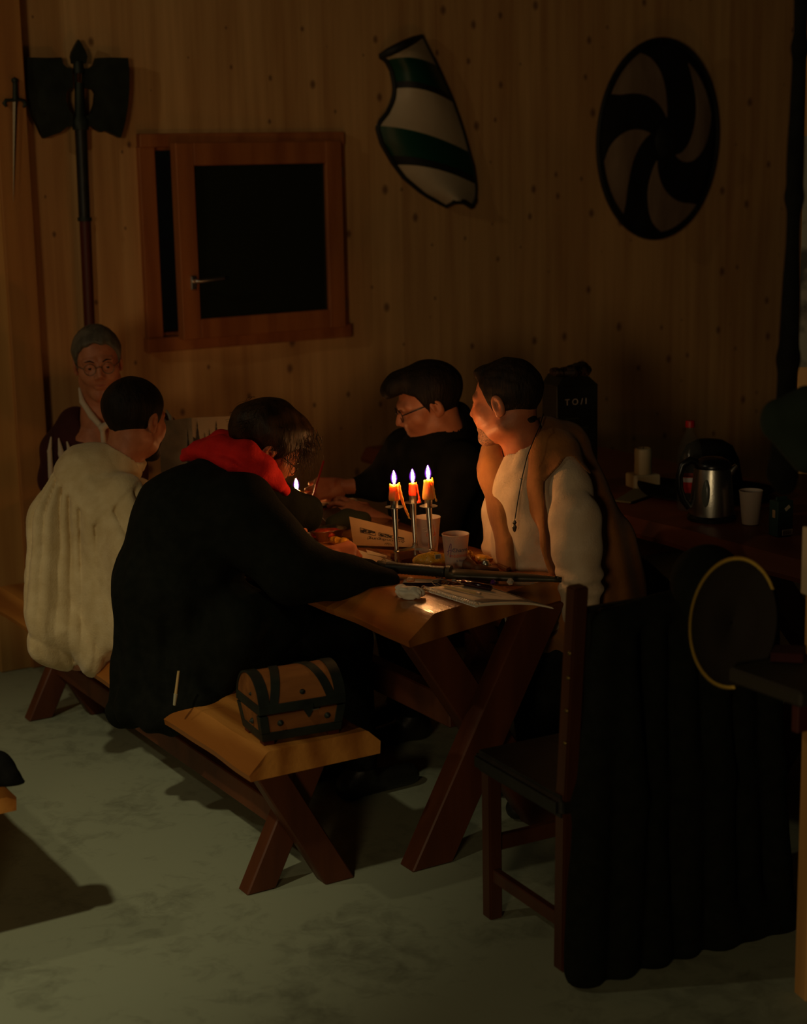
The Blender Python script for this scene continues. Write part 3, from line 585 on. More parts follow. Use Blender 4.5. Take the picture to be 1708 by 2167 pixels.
    lower_body(t, T2W(1.0, .38, .58), UU, -VV*.75, M['blackcloth'], M['blackleather'])
    return t
# ---- man in black with quiff and glasses, writing at the far side
def writer():
    t = thing('person', 'person dressed in black with a dark quiff and glasses, writing with a red pencil', 'person', T2W(1.0, 1.15, 0))
    H = Head(W(905, 856, 5.58), (-.92, -.16, -.30), (-.10, 0, 1), 1.04); neck = W(945, 925, 5.6)
    skin = [H.mesh(neck)]
    w1 = W(724, 1030, 5.84); pr, j = hand_prims(w1, W(655, 1036, 5.80)-w1, (.15, -.85, .55), -1, [(38, 62, 30), (46, 66, 36), (54, 70, 40), (60, 72, 42)], thumb=((.046, .052, -.030), (.038, .082, -.046), (.026, .098, -.056)), sc=1.0)
    skin.append(prims_mesh(pr, .0024, .02)); pc = W(668, 1046, 5.74)
    w2 = W(784, 1092, 5.66); pr, j = hand_prims(w2, W(700, 1062, 5.72)-w2, (.0, -.55, .85), 1, [(8, 22, 14), (10, 26, 16), (14, 30, 18), (20, 34, 20)], spread=(.2, .07, -.10, -.26), sc=1.0)
    skin.append(prims_mesh(pr, .0024, .02))
    skin.append(prims_mesh(chain((w2, .028), K(840, 1128, 5.60, 26), K(900, 1120, 5.5, 30), k=.02), .006))
    skin.append(prims_mesh(chain((neck, .05), K(940, 1000, 5.65, 70), K(945, 1150, 5.72, 80))+chain(K(870, 970, 5.7, 30), K(800, 1030, 5.82, 24), (w1, .026)), .011))
    npmesh('body', skin, M['skin'], t)
    npmesh('hair', H.hair(thick=.016, amp=.0022, fr=100, seed=8, line=(HAIRLINE[0], [-.055, -.045, -.034, -.002, .010, -.020, .000, .048, .060, .066, .06]), extra=[((0, .060, .100), (.056, .056, .034), .025), ((0, .098, .082), (.044, .030, .026), .02)]), M['hair_dark'], t)
    spectacles(H, t, M['black_plastic'], rx=.024, rz=.020, y=.098, r=.0017)
    JP = chain(K(950, 900, 5.64, 42), K(935, 965, 5.64, 84), K(928, 1060, 5.68, 100), K(940, 1180, 5.72, 112), k=.05)+chain(K(968, 880, 5.68, 32), K(985, 950, 5.7, 45), k=.04)
    JP += chain(K(858, 955, 5.72, 48), K(805, 1022, 5.82, 36), K(738, 1034, 5.85, 19), k=.03)+chain(K(975, 985, 5.5, 52), K(930, 1110, 5.45, 44), K(862, 1122, 5.56, 27), k=.03)
    npmesh('jacket', prims_mesh(JP, .0085, .03, lambda P, d: smax(smax(d+.006*snoise(P, 13, 41)+.003*snoise(P, 30, 42), -f_cone(P, neck, H.w((0, -.02, -.05)), .060, .066), .006), .5-P[:, 2], .01)), M['blackcloth'], t)
    d_ = np.array(j[0]); a = W(662, 1055, 5.72); b = W(685, 978, 5.86)
    lower_body(t, T2W(1.0, 1.15, .57), UU, -VV*.8, M['blackcloth'], M['blackleather'])
    return t
# ---- grey haired man at the end of the table
def grey_man():
    t = thing('person', 'person with grey hair and round glasses in a maroon doublet with white-slashed sleeves', 'person', T2W(-.05, 2.22, 0))
    H = Head(W(207, 768, 5.9), (.20, -.95, -.10), (-.07, 0, 1), 1.0); neck = W(208, 900, 5.97)
    skin = [H.mesh(neck, jaw=1.03)]
    for s_, wp, tp in ((-1, T2W(-.02, 1.98, .80), T2W(.06, 1.9, .79)), (1, T2W(.30, 2.0, .80), T2W(.26, 1.9, .79))):
        pr, j = hand_prims(wp, tp-wp, (0, 0, 1), s_, [20, 24, 28, 30]); skin.append(prims_mesh(pr, .0035, .02))
    skin.append(prims_mesh(chain((neck, .055), K(215, 960, 6.02, 80), K(215, 1100, 6.05, 75)), .011))
    npmesh('body', skin, M['skin'], t)
    eyes(H, t)
    npmesh('hair', H.hair(thick=.011, amp=.0018, fr=110, seed=9, line=(HAIRLINE[0], [-.06, -.05, -.035, -.002, .006, -.014, .004, .046, .072, .084, .092])), M['hair_grey'], t)
    for s_ in (-1, 1):
        tube('eyebrow', [H.w((s_*.014, .094, .022)), H.w((s_*.028, .093, .029)), H.w((s_*.046, .080, .024))], [.0018, .0026, .0012], M['hair_dark'], t, 6, True)
    tube('lips', [H.w((-.028, .079, -.053)), H.w((-.013, .089, -.0598)), H.w((0, .0925, -.0605)), H.w((.013, .089, -.0598)), H.w((.028, .079, -.053))], [.001, .0022, .003, .0022, .001], M['lips'], t, 6, True)
    for s_ in (-1, 1): tube('smile_line', [H.w((s_*.019, .092, -.034)), H.w((s_*.030, .0815, -.050)), H.w((s_*.032, .073, -.066))], [.0006, .0016, .0006], M['lips'], t, 6, True)
    spectacles(H, t, M['blade'], rx=.020, rz=.020, y=.099, r=.0012)
    DP = chain(K(212, 915, 6.0, 46), K(214, 985, 6.03, 92), K(214, 1120, 6.06, 100), k=.05)
    DP += chain(K(160, 900, 6.0, 42), K(124, 950, 5.98, 36), (T2W(-.16, 2.12, .82), .06), (T2W(-.04, 2.0, .80), .04), k=.03)+chain(K(275, 900, 6.02, 40), K(338, 912, 6.0, 36), (T2W(.42, 2.12, .84), .055), (T2W(.31, 2.02, .80), .04), k=.03)
    npmesh('doublet', prims_mesh(DP, .0085, .03, lambda P, d: smax(smax(d+.004*snoise(P, 14, 51), -f_cone(P, neck, H.w((0, -.01, -.05)), .064, .07), .006), .45-P[:, 2], .01)), M['maroon'], t)
    npmesh('collar', prims_mesh(chain(K(168, 822, 5.93, 3), K(174, 850, 5.90, 6), K(194, 880, 5.88, 7), K(216, 905, 5.87, 6), k=.004)+chain(K(216, 905, 5.86, 8), K(240, 890, 5.88, 6), K(256, 850, 5.92, 5), k=.004)+chain(K(216, 905, 5.86, 5), K(222, 960, 5.87, 6), k=.004), .004, .01), M['white_cloth'], t)
    for pts in (((108, 925, 2), (105, 955, 5), (108, 1010, 6)), ((124, 928, 2), (130, 960, 7), (134, 990, 6)), ((142, 935, 2), (148, 960, 6), (150, 985, 4)), ((352, 868, 2), (361, 884, 4), (367, 905, 4)), ((338, 880, 3), (346, 892, 6), (352, 902, 4))):
        npmesh('sleeve_slash', prims_mesh(chain(*[K(x, y, 5.90, r) for x, y, r in pts], k=.004), .0035, .01), M['white_cloth'], t)
    lower_body(t, T2W(.12, 2.28, .58), VV, -UU*.8, M['blackcloth'], M['blackleather'])
    return t
coat_man(); linen_man(); vest_man(); writer(); grey_man()
# ================================================================== SETTING
setp(mk('floor', [(-9, -2, 0), (9, -2, 0), (9, 11, 0), (-9, 11, 0), (-9, -2, -.1), (9, -2, -.1), (9, 11, -.1), (-9, 11, -.1)], [(0, 1, 2, 3), (7, 6, 5, 4), (0, 4, 5, 1), (1, 5, 6, 2), (2, 6, 7, 3), (3, 7, 4, 0)], M['floor']), kind='structure')
def tframe(name, label=None, cat=None, v=0, u=0, z=0, rz=0, group=None): return thing(name, label, cat, T2W(v, u, z), ANG+rz, group)
# back wall with a real opening (local x = V, y = U, z up)
wt = [wall(289, 286), wall(720, 281), wall(730, 709), wall(309, 742)]
x0, x1 = .445, 1.345; zb, zt = 1.185, 2.018
ix0, ix1, iz0, iz1 = x0+.045, x1-.045, zb+.045, zt-.045
def wall_piece(bm, xa, xb, za, zb_): bbox(bm, ((xa+xb)/2, .08, (za+zb_)/2), (xb-xa, .16, zb_-za), 0)
bm = bmesh.new(); wall_piece(bm, -3.5, ix0, 0, 3.6); wall_piece(bm, ix1, 6.2, 0, 3.6); wall_piece(bm, ix0, ix1, 0, iz0); wall_piece(bm, ix0, ix1, iz1, 3.6)
wo = frombm('wall_back', bm, M['wall']); wo.location = T2W(0, WU, 0); wo.rotation_euler = (0, 0, ANG); setp(wo, kind='structure')
# corner post standing proud of the wall
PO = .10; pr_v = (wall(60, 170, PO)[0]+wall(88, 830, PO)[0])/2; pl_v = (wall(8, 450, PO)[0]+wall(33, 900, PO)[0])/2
po = box('trim_1', (pl_v-.05, -PO/2+.008, 1.8), (.14, PO-.016, 3.6), M['post'], None, .004); po.location = T2W(0, WU, 0); po.rotation_euler = (0, 0, ANG); setp(po, kind='structure')
po = box('trim_2', ((pl_v+pr_v)/2, -PO/2, 1.8), (pr_v-pl_v, PO, 3.6), M['post_shaded'], None, .004); po.location = T2W(0, WU, 0); po.rotation_euler = (0, 0, ANG); setp(po, kind='structure')  # made-up board, its darker colour paints the shaded front of the post
# window: fixed frame, sash swung a little open on its right hinges
wr = tframe('window_1', v=0, u=WU); setp(wr, kind='structure')
for nm, c, s_ in (('frame_rail', ((x0+x1)/2, -.014, zt-.022), (x1-x0, .05, .052)), ('frame_rail', ((x0+x1)/2, -.014, zb+.022), (x1-x0+.02, .06, .056)), ('frame_stile', (x0+.03, -.010, (zb+zt)/2), (.066, .04, zt-zb-.09)), ('frame_stile', (x1-.026, -.010, (zb+zt)/2), (.056, .04, zt-zb-.09))):
    box(nm, c, s_, M['frame'], wr, .003)
for c, s_ in ((((x0+x1)/2, .06, zt-.05), (x1-x0-.1, .1, .02)), (((x0+x1)/2, .06, zb+.055), (x1-x0-.1, .1, .02)), ((x0+.068, .06, (zb+zt)/2), (.02, .1, zt-zb-.12)), ((x1-.06, .06, (zb+zt)/2), (.02, .1, zt-zb-.12))):
    box('reveal_board', c, s_, M['frame'], wr, .002)
sx0, sx1, sz0, sz1 = .560, 1.315, 1.225, 1.985
sash = bpy.data.objects.new('sash', None); C.objects.link(sash); sash.parent = wr; sash.location = (sx1, -.04, 0); sash.rotation_euler = (0, 0, math.radians(3.0))
def sb(nm, xa, xb, za, zb_, y=0, dy=.05, material='frame'): return box(nm, ((xa+xb)/2-sx1, y, (za+zb_)/2), (xb-xa, dy, zb_-za), M[material], sash, .003)
gx0, gx1, gz0, gz1 = .638, 1.238, 1.303, 1.897
sb('sash_stile', sx0, gx0, sz0, sz1); sb('sash_stile', gx1, sx1, sz0, sz1); sb('sash_rail', gx0, gx1, gz1, sz1); sb('sash_rail', gx0, gx1, sz0, gz0)
sb('pane', gx0-.004, gx1+.004, gz0-.004, gz1+.004, .0, .012, 'glass')
sb('handle_plate', .597, .622, 1.42, 1.475, -.03, .012, 'silver')
hx = .61-sx1; tube('window_handle', [(hx, -.03, 1.455), (hx, -.062, 1.455), (hx+.012, -.068, 1.455), (hx+.115, -.068, 1.462)], [.008, .008, .008, .007], M['silver'], sash, 10)
for zz in (1.315, 1.86): tube('hinge', [(1.322, -.046, zz-.022), (1.322, -.046, zz+.022)], .008, M['silver'], wr, 10)
# ================================================================== THINGS ON THE WALL
def wl(x, y, off=.03): q = wall(x, y, off); return (q[0], -off, q[2])
# double axe
ax = tframe('battle_axe', 'huge black double-bladed battle axe hanging on the plank wall', 'axe', u=WU)
Lb = [(55, 122), (100, 123), (127, 122), (131, 136), (140, 144), (150, 145), (152, 186), (144, 187), (138, 197), (138, 214), (144, 234), (152, 243), (152, 268), (141, 268), (134, 273), (125, 281), (110, 286), (92, 293), (86, 284), (79, 268), (68, 246), (61, 220), (57, 190), (56, 155)]
Rb = [(268, 123), (230, 122), (203, 123), (198, 138), (188, 145), (176, 145), (176, 186), (186, 187), (196, 190), (201, 198), (199, 220), (192, 240), (180, 246), (180, 268), (195, 268), (202, 275), (212, 280), (220, 276), (236, 284), (253, 292), (258, 276), (263, 255), (268, 225), (271, 190), (271, 150)]
for pl in (Lb, Rb):
    poly = [(q[0], q[2]) for q in (wall(x, y, .06) for x, y in pl)]
    bm = bmesh.new(); V, Fc = prism(poly, -.075, -.045); vs = [bm.verts.new(v) for v in V]; [bm.faces.new([vs[i] for i in f]) for f in Fc]
    frombm('axe_blade', bm, M['iron'], ax)
sp = [(165, 84), (158, 96), (151, 110), (149, 120), (152, 135), (180, 135), (183, 120), (179, 108), (171, 94)]
V, Fc = prism([(q[0], q[2]) for q in (wall(x, y, .06) for x, y in sp)], -.072, -.05); mk('axe_spike', V, Fc, M['iron'], ax)
def wp(x, y, off=.06): q = wall(x, y, off); return (q[0], -off, q[2])
tube('axe_socket', [wp(165, 130), wp(167, 155)], [.018, .022], M['iron'], ax, 14); tube('axe_socket', [wp(168, 175), wp(169, 245), wp(170, 255), wp(171, 275)], [.018, .020, .032, .030], M['iron'], ax, 14)
tube('axe_side_bar', [wp(160, 145), wp(161, 180)], .006, M['iron'], ax, 8)
tube('shaft', [wp(171, 270), wp(179, 462)], [.023, .022], M['blackleather'], ax, 16, label='black leather wrapped upper shaft'); tube('shaft_ring', [wp(179.2, 460), wp(179.5, 468)], .027, M['iron'], ax, 16)
tube('shaft', [wp(180, 466), wp(190, 700), wp(195, 800)], [.0215, .021, .021], M['darkred'], ax, 16, label='dark red wooden lower shaft'); tube('wall_hook', [wp(169, 265), (wall(169, 265, 0)[0], 0, wall(169, 265, 0)[2])], .006, M['iron'], ax, 8)
# dagger on the post
POFF = .115
dg = tframe('dagger', 'small dagger with curled crossguard hanging point down on the corner post', 'dagger', u=WU)
def pp(x, y, off=POFF): q = wall(x, y, off); return (q[0], -off, q[2])
tube('grip', [pp(32, 176), pp(32, 212)], [.009, .010], M['iron'], dg, 12); lathe('pommel', [(.0001, .012), (.011, .006), (.013, 0), (.009, -.010), (.0001, -.012)], M['iron'], dg, 14, pp(31, 170))
tube('crossguard', [pp(13, 226), pp(9, 219), pp(13, 212), pp(22, 212), pp(32, 211), pp(43, 211), pp(51, 214), pp(54, 222), pp(49, 227)], [.004, .008, .007, .006, .008, .006, .007, .008, .004], M['iron'], dg, 10)
a, b, c, d_ = pp(27, 214), pp(37, 214), pp(28, 432), pp(31, 300)
V = [a, b, (c[0], c[1], c[2]), ((a[0]+b[0])/2, a[1]-.004, a[2]), ((a[0]+b[0])/2, a[1]+.004, a[2])]
mk('blade', [V[0], V[1], V[2], V[3], V[4]], [(0, 3, 2), (3, 1, 2), (0, 2, 4), (4, 2, 1), (0, 4, 1, 3)], M['blade'], dg)
# jousting shield with green and cream bands
js = tframe('jousting_shield', 'curved notched shield with green and cream bands and a black rim', 'shield', u=WU)
vk = [0, .10, .20, .30, .38, .45, .5, .6, .72, .80, .90, 1.0]
LL = [(805, 119), (818, 128), (829, 150), (836, 184), (833, 212), (818, 243), (797, 266), (808, 303), (831, 343), (855, 375), (897, 410), (945, 436)]
RR = [(893, 76), (925, 140), (943, 180), (957, 212), (970, 248), (982, 284), (992, 322), (1001, 352), (1006, 386), (1007, 405), (1005, 424), (998, 438)]
def jsp(u, v, off0=.03):
    lx, ly = np.interp(v, vk, [p[0] for p in LL]), np.interp(v, vk, [p[1] for p in LL]); rx_, ry = np.interp(v, vk, [p[0] for p in RR]), np.interp(v, vk, [p[1] for p in RR])
    bul = 4*u*(1-u); off = off0+.065*bul; x = lx+(rx_-lx)*u; y = ly+(ry-ly)*u-(12*bul if v > .05 else 0)
    q = wall(x, y, off); return (q[0], -off, q[2])
def jband(name, va, vb, material, lift=0.0, nu=14, nv=8, label=None):
    V = []; Fc = []
    for side in (0, 1):
        for j in range(nv+1):
            for i in range(nu+1):
                p = jsp(i/nu, va+(vb-va)*j/nv); V.append((p[0], p[1]-lift+(.014 if side else 0), p[2]))
    n = (nu+1)*(nv+1)
    for j in range(nv):
        for i in range(nu):
            a = j*(nu+1)+i; Fc.append((a, a+1, a+nu+2, a+nu+1)); Fc.append((n+a, n+a+nu+1, n+a+nu+2, n+a+1))
    for i in range(nu): Fc.append((i, n+i, n+i+1, i+1)); a = nv*(nu+1)+i; Fc.append((a, a+1, n+a+1, n+a))
    for j in range(nv): a = j*(nu+1); b = a+nu; Fc.append((a, a+nu+1, n+a+nu+1, n+a)); Fc.append((b, n+b, n+b+nu+1, b+nu+1))
    return mk(name, V, Fc, material, js, False, True, label, .8)
jband('painted_band', 0, .10, M['cream']); jband('painted_band', .10, .27, M['green'], .002, label='green painted band'); jband('painted_band', .27, .31, M['black_paint'], .003, label='black edge below the green band')
jband('painted_band', .31, .50, M['cream']); jband('painted_band', .50, .68, M['green'], .002, label='green painted band'); jband('painted_band', .68, .735, M['black_paint'], .003, label='black edge below the green band'); jband('painted_band', .735, 1, M['cream'])
rim = [jsp(0, v) for v in np.linspace(0, 1, 26)]+[jsp(u, 1) for u in (.3, .7)]+[jsp(1, v) for v in np.linspace(1, 0, 26)]+[jsp(u, 0) for u in (.8, .6, .4, .2, 0)]
LR = [jsp(0, v) for v in np.linspace(0, 1, 26)]+[jsp(u, 1) for u in (.3, .7)]+[jsp(1, v) for v in (1, .97, .93, .9)]
tube('rim', LR, [.011]*len(LR), M['black_paint'], js, 10); RRm = [jsp(1, v) for v in np.linspace(.9, 0, 22)]; tube('rim', RRm, [.010]+[.006]*21, M['black_paint'], js, 8)
tube('rim', [jsp(u, 0) for u in (1, .8, .6, .4, .2, 0)], [.008, .016, .019, .019, .018, .012], M['black_paint'], js, 10)
# round shield, turned a little off the wall
rs_ = tframe('round_shield', 'round black shield with four pale curved blades painted on it', 'shield', 2.945, WU-.125, 1.970); rs_.rotation_euler = (math.radians(2), 0, ANG+math.radians(13.0))
SR = .440
bm = bmesh.new(); V, Fc = lathe_vf([(.0001, .030), (.12, .028), (.30, .016), (SR-.01, -.004), (SR, -.012), (SR-.01, -.022), (.30, -.004), (.0001, .012)], 64)
V = [(x, -z, y) for x, y, z in V]; mk('shield_boards', V, Fc, M['black_paint'], rs_, False, True, autosm=.6)
V, Fc = lathe_vf([(.0001, .052), (.04, .048), (.075, .034), (.082, .026)], 32); mk('shield_boss', [(x, -z, y) for x, y, z in V], Fc, M['black_paint'], rs_, False, True)
V, Fc = tube_vf(ring((0, .006, 0), (SR, 0, 0), (0, 0, SR), 64), .011, 8, False); mk('shield_rim', V, Fc, M['black_paint'], rs_, False, True)
def spiral_panel(ain, aout, da0, r_in, r_out):
    a0 = ain-(aout-ain)*r_in/(r_out-r_in); tw = (aout-ain)*SR/(r_out-r_in)
    pts = []; n = 16
    V = []; Fc = []
    def wd(r): s = (r-r_in)/(r_out-r_in); return da0*(math.sin(min(1, s*1.15)*PI/2)**.8)*(1 if s < .86 else 1-.12*(s-.86)/.14)
    nu = 8
    for dz in (0, 1):
        for j in range(n+1):
            r = r_in+(r_out-r_in)*j/n; c = a0+tw*(r/SR); wdt = wd(r)
            for i in range(nu+1):
                a = c+wdt*(i/nu-.5); zf = np.interp(r, [0, .12, .30, SR-.01], [.030, .028, .016, -.004])+(.0025 if dz == 0 else -.004); V.append((r*math.cos(a), -zf, r*math.sin(a)))
    N_ = (nu+1)*(n+1)
    for j in range(n):
        for i in range(nu): a = j*(nu+1)+i; Fc.append((a, a+1, a+nu+2, a+nu+1)); Fc.append((N_+a, N_+a+nu+1, N_+a+nu+2, N_+a+1))
    for i in range(nu): Fc.append((i, N_+i, N_+i+1, i+1)); a = n*(nu+1)+i; Fc.append((a, a+1, N_+a+1, N_+a))
    for j in range(n): a = j*(nu+1); b = a+nu; Fc.append((a, a+nu+1, N_+a+nu+1, N_+a)); Fc.append((b, N_+b, N_+b+nu+1, b+nu+1))
    mk('painted_panel', V, Fc, M['parch'], rs_, False, True, autosm=.6)
for ai, ao, da_, ri, ro in ((92, 133, 42, .10, .415), (-42, 40, 52, .10, .385), (-124, -66, 46, .11, .415), (166, 212, 44, .12, .41)): spiral_panel(math.radians(ai), math.radians(ao), math.radians(da_), ri, ro)
# ================================================================== TABLE AND BENCHES
def slab_vf(xa, xb, ya, yb, z0, z1, inl, inr, seed, n=46, skew=0.0, amp=.012, endin=.008):
    rs = np.random.RandomState(seed); ph = rs.uniform(0, 6, 8); V = []; Fc = []
    def nz(y, k): return amp*(math.sin(y*4.1+ph[k])*.5+math.sin(y*9.7+ph[k+1])*.3+math.sin(y*23+ph[k+2])*.2)
    for j in range(n+1):
        t = j/n; y = ya+(yb-ya)*t; l0 = xa+nz(y, 0); l1 = xa+inl+nz(y, 2)*1.2; r0_ = xb+nz(y, 1); r1_ = xb-inr+nz(y, 4)
        row = [(l0, z0), (l0-.004, z0+.25*(z1-z0)), ((l0+l1)/2+nz(y*3, 3)*.3, z0+.66*(z1-z0)), (l1, z1-.002), (l1+.01, z1), ((l1+r1_)/2, z1), (r1_-.008, z1), (r1_, z1-.003), (r0_, z0+.5*(z1-z0)), (r0_-.002, z0), ((l0+r0_)/2, z0)]
        for x, z in row: 
            yy = y+((x-xa)*skew*(1-t)); e = endin*(1 if z > z1-.004 else 0)
            V.append((x, yy+(e if j == 0 else (-e if j == n else 0)), z))
    m_ = len(row)
    for j in range(n):
        for i in range(m_): a = j*m_+i; b = j*m_+(i+1) % m_; Fc.append((a, a+m_, b+m_, b))
    Fc.append(tuple(range(m_))); Fc.append(tuple(range((n+1)*m_-1, n*m_-1, -1))); return V, Fc
def beam(name, a, b, w_, t_, material, parent, y):       # plank in the X-Z plane at depth y
    a = np.array(a); b = np.array(b); d = b-a; d = d/np.linalg.norm(d); n = np.array([-d[1], d[0]])*w_/2
    def hz(p, q, z): s = (z-p[1])/(q[1]-p[1]); return p+(q-p)*s
    pl = [hz(a-n, b-n, a[1]), hz(a+n, b+n, a[1]), hz(a+n, b+n, b[1]), hz(a-n, b-n, b[1])]
    bm = bmesh.new(); V, Fc = prism([tuple(p) for p in pl], y-t_/2, y+t_/2); vs = [bm.verts.new(v) for v in V]; [bm.faces.new([vs[i] for i in f]) for f in Fc]
    bmesh.ops.bevel(bm, geom=bm.edges[:], offset=.004, segments=1, affect='EDGES'); return frombm(name, bm, material, parent, autosm=.6)
tb = tframe('trestle_table', 'thick rustic wooden table on crossed legs lit by candles', 'table')
V, Fc = slab_vf(0, .63, 0, 1.92, .682, .75, .095, .012, 5, skew=.27, amp=.010); mk('tabletop', V, Fc, M['table'], tb, False, True, autosm=.45)
for yy in (.205, 1.68):
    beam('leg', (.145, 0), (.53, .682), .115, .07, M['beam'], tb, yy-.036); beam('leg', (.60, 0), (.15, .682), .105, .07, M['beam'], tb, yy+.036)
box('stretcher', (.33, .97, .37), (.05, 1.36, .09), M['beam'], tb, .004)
def bench(v, u, ln, label, seed, wd_=.385):
    t = tframe('bench', label, 'bench', v, u, 0, group=None)
    V, Fc = slab_vf(0, wd_, 0, ln, .372, .44, .055, .035, seed, skew=0, amp=.008); mk('seat_plank', V, Fc, M['bench'], t, False, True, autosm=.45)
    for yy in (.14, ln-.25):
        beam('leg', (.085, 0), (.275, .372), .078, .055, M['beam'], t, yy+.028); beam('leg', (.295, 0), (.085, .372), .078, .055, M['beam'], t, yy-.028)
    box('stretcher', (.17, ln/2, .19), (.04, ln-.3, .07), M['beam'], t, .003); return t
bench(-.406, .11, 2.12, 'long rustic wooden bench with crossed legs and a small chest on its end', 7)
_c = w2t(PZ(40, 1714, .372)); bench(_c[0]-.44, _c[1], 1.5, 'wooden bench end at the lower left edge with a dark garment on it', 8, .44)
bench(.93, .05, 1.5, 'wooden bench on the far side of the candlelit table', 9, .36)
bench(.0, 2.10, .50, 'short bench at the far end of the table under the grey-haired person', 10, .36)
# ================================================================== CANDLES
TZ = .752
M['flame'] = bpy.data.materials.new('flame'); M['flame'].use_nodes = True
_b = M['flame'].node_tree.nodes['Principled BSDF']; _b.inputs['Base Color'].default_value = (0, 0, 0, 1); _b.inputs['Emission Color'].default_value = (1, .44, .13, 1); _b.inputs['Emission Strength'].default_value = FLAME
def halo_mat():        # mostly clear glowing shell imitating a violet lens fringe round the flame
    m = bpy.data.materials.new('flame_fringe'); m.use_nodes = True; N = m.node_tree.nodes; L = m.node_tree.links; N.clear()
    o = N.new('ShaderNodeOutputMaterial'); a = N.new('ShaderNodeAddShader'); t = N.new('ShaderNodeBsdfTransparent'); e = N.new('ShaderNodeEmission'); lw = N.new('ShaderNodeLayerWeight'); lw.inputs[0].default_value = .5
    iv = N.new('ShaderNodeMath'); iv.operation = 'SUBTRACT'; iv.inputs[0].default_value = 1; L.new(lw.outputs['Facing'], iv.inputs[1])
    pw = N.new('ShaderNodeMath'); pw.operation = 'POWER'; pw.inputs[1].default_value = 2.2; L.new(iv.outputs[0], pw.inputs[0])
    ml = N.new('ShaderNodeMath'); ml.operation = 'MULTIPLY'; ml.inputs[1].default_value = .85; L.new(pw.outputs[0], ml.inputs[0])
    e.inputs[0].default_value = (.42, .05, 1, 1); L.new(ml.outputs[0], e.inputs[1]); L.new(t.outputs[0], a.inputs[0]); L.new(e.outputs[0], a.inputs[1]); L.new(a.outputs[0], o.inputs[0]); return m
M['lens_fringe'] = halo_mat()
def candle(base, r0_, r1_, h, material, label, name='candle', drip=None, group=None, flame_h=.034, lean=.0, wob=3, wickside=0):
    t = thing(name, label, 'candle', base, 0, group)
    rs = np.random.RandomState(wob); V = []; n = 28; prof = [(.0, 0), (r0_*.96, 0), (r0_*1.06, .004), (r0_*1.05, h*.25), ((r0_+r1_)/2, h*.6), (r1_, h*.93), (r1_*1.0, h), (r1_*.86, h+.0005), (r1_*.6, h-.004), (.0001, h-.005)]
    ph = rs.uniform(0, 6, 4)
    for r, z in prof:
        for k in range(n):
            a = 2*PI*k/n; rr = r*(1+.035*math.sin(a*3+ph[0]+z*30)+.02*math.sin(a*5+ph[1]-z*60)); V.append((rr*math.cos(a)+lean*z, rr*math.sin(a), z+(.0016*math.sin(a*2+ph[2])+.001*math.sin(a*5) if z > h*.9 else 0)))
    Fc = [(i*n+k, i*n+(k+1) % n, (i+1)*n+(k+1) % n, (i+1)*n+k) for i in range(len(prof)-1) for k in range(n)]
    mk('wax_body', V, Fc, material, t, False, True)
    if drip:
        npmesh('wax_drip', prims_mesh(limb(*[(np.array(base)+RX*x+np.array([0, 0, z])-fw*.012, r) for x, z, r in drip], k=.004), .0013, .006, lambda P, d: d+.0006*snoise(P, 260, 3)), material, t)
    tube('wick', [(0, 0, h-.006), (.0005+wickside*.002, 0, h+.004), (.001+wickside*.005, 0, h+.009)], .0011, M['wick'], t, 6)
    fp = [(.0001, -.0015), (.0022, 0), (.0040, flame_h*.18), (.0050, flame_h*.36), (.0046, flame_h*.55), (.0032, flame_h*.75), (.0015, flame_h*.92), (.0001, flame_h)]
    V, Fc = lathe_vf(fp, 16); mk('flame', [(x+.0005-.0012*(z/flame_h)**2, y, z+h+.0035) for x, y, z in V], Fc, M['flame'], t, False, True)
    V, Fc = lathe_vf([(.0001, -.002), (.005, .000), (.0088, flame_h*.22), (.0104, flame_h*.42), (.0094, flame_h*.65), (.0060, flame_h*.88), (.0025, flame_h*1.04), (.0001, flame_h*1.10)], 20); mk('flame_fringe', [(x, y, z+h+.002) for x, y, z in V], Fc, M['lens_fringe'], t, False, True)  # added violet shell: lens fringe painted as glow
    return t
# candelabra: three tapered tubes tied by a three-armed plate
cb = thing('candelabra', 'three-armed brushed steel candelabra with round drip plates', 'candelabra', (PZ(840, 1204, TZ)+PZ(916, 1199, TZ)+PZ(882, 1183, TZ))/3)
cbl = np.array(cb.location)
tops = [(W(835, 1074, 4.89), W(841, 1204, 4.893)), (W(874, 1064, 4.985), W(880, 1184, 4.99)), (W(907, 1072, 4.90), W(916, 1200, 4.905))]
heads = []
mid = []
for i, (tp, bp_) in enumerate(tops):
    bz = np.array(bp_); bz[2] = TZ; pk = tp+(bz-tp)*.715; mid.append(pk)
    tube('candle_arm', [bz-cbl, pk-cbl-np.array([0, 0, .001]), pk-cbl, pk+(tp-pk)*.06-cbl, tp-cbl], [.0066, .0060, .0066, .0058, .0094], M['steel'], cb, 20)
    tube('arm_collar', [pk-cbl+np.array([0, 0, -.003]), pk-cbl, pk-cbl+np.array([0, 0, .003])], [.006, .0095, .006], M['steel'], cb, 18)
    V, Fc = lathe_vf([(.0001, -.001), (.020, -.0008), (.0262, .0012), (.0262, .0022), (.020, .0006), (.0001, .0004)], 32); q = tp-cbl; mk('drip_plate', [(x+q[0], y+q[1], z+q[2]) for x, y, z in V], Fc, M['steel'], cb, False, True, autosm=.8)
    V, Fc = lathe_vf([(.0098, 0), (.0106, .001), (.0115, .022), (.0105, .022), (.0100, .004)], 28); mk('candle_socket', [(x+q[0], y+q[1], z+q[2]) for x, y, z in V], Fc, M['steel'], cb, False, True, autosm=.8)
    heads.append(tp+np.array([0, 0, .0215]))
cen = sum(mid)/3; 
V = []; Fc = []
for i in range(3):
    a = mid[i]-cbl; b = mid[(i+1) % 3]-cbl; c = cen-cbl; mm = (a+b)/2; inn = c+(mm-c)*.45
    V += [a+(b-a)*.05, inn]
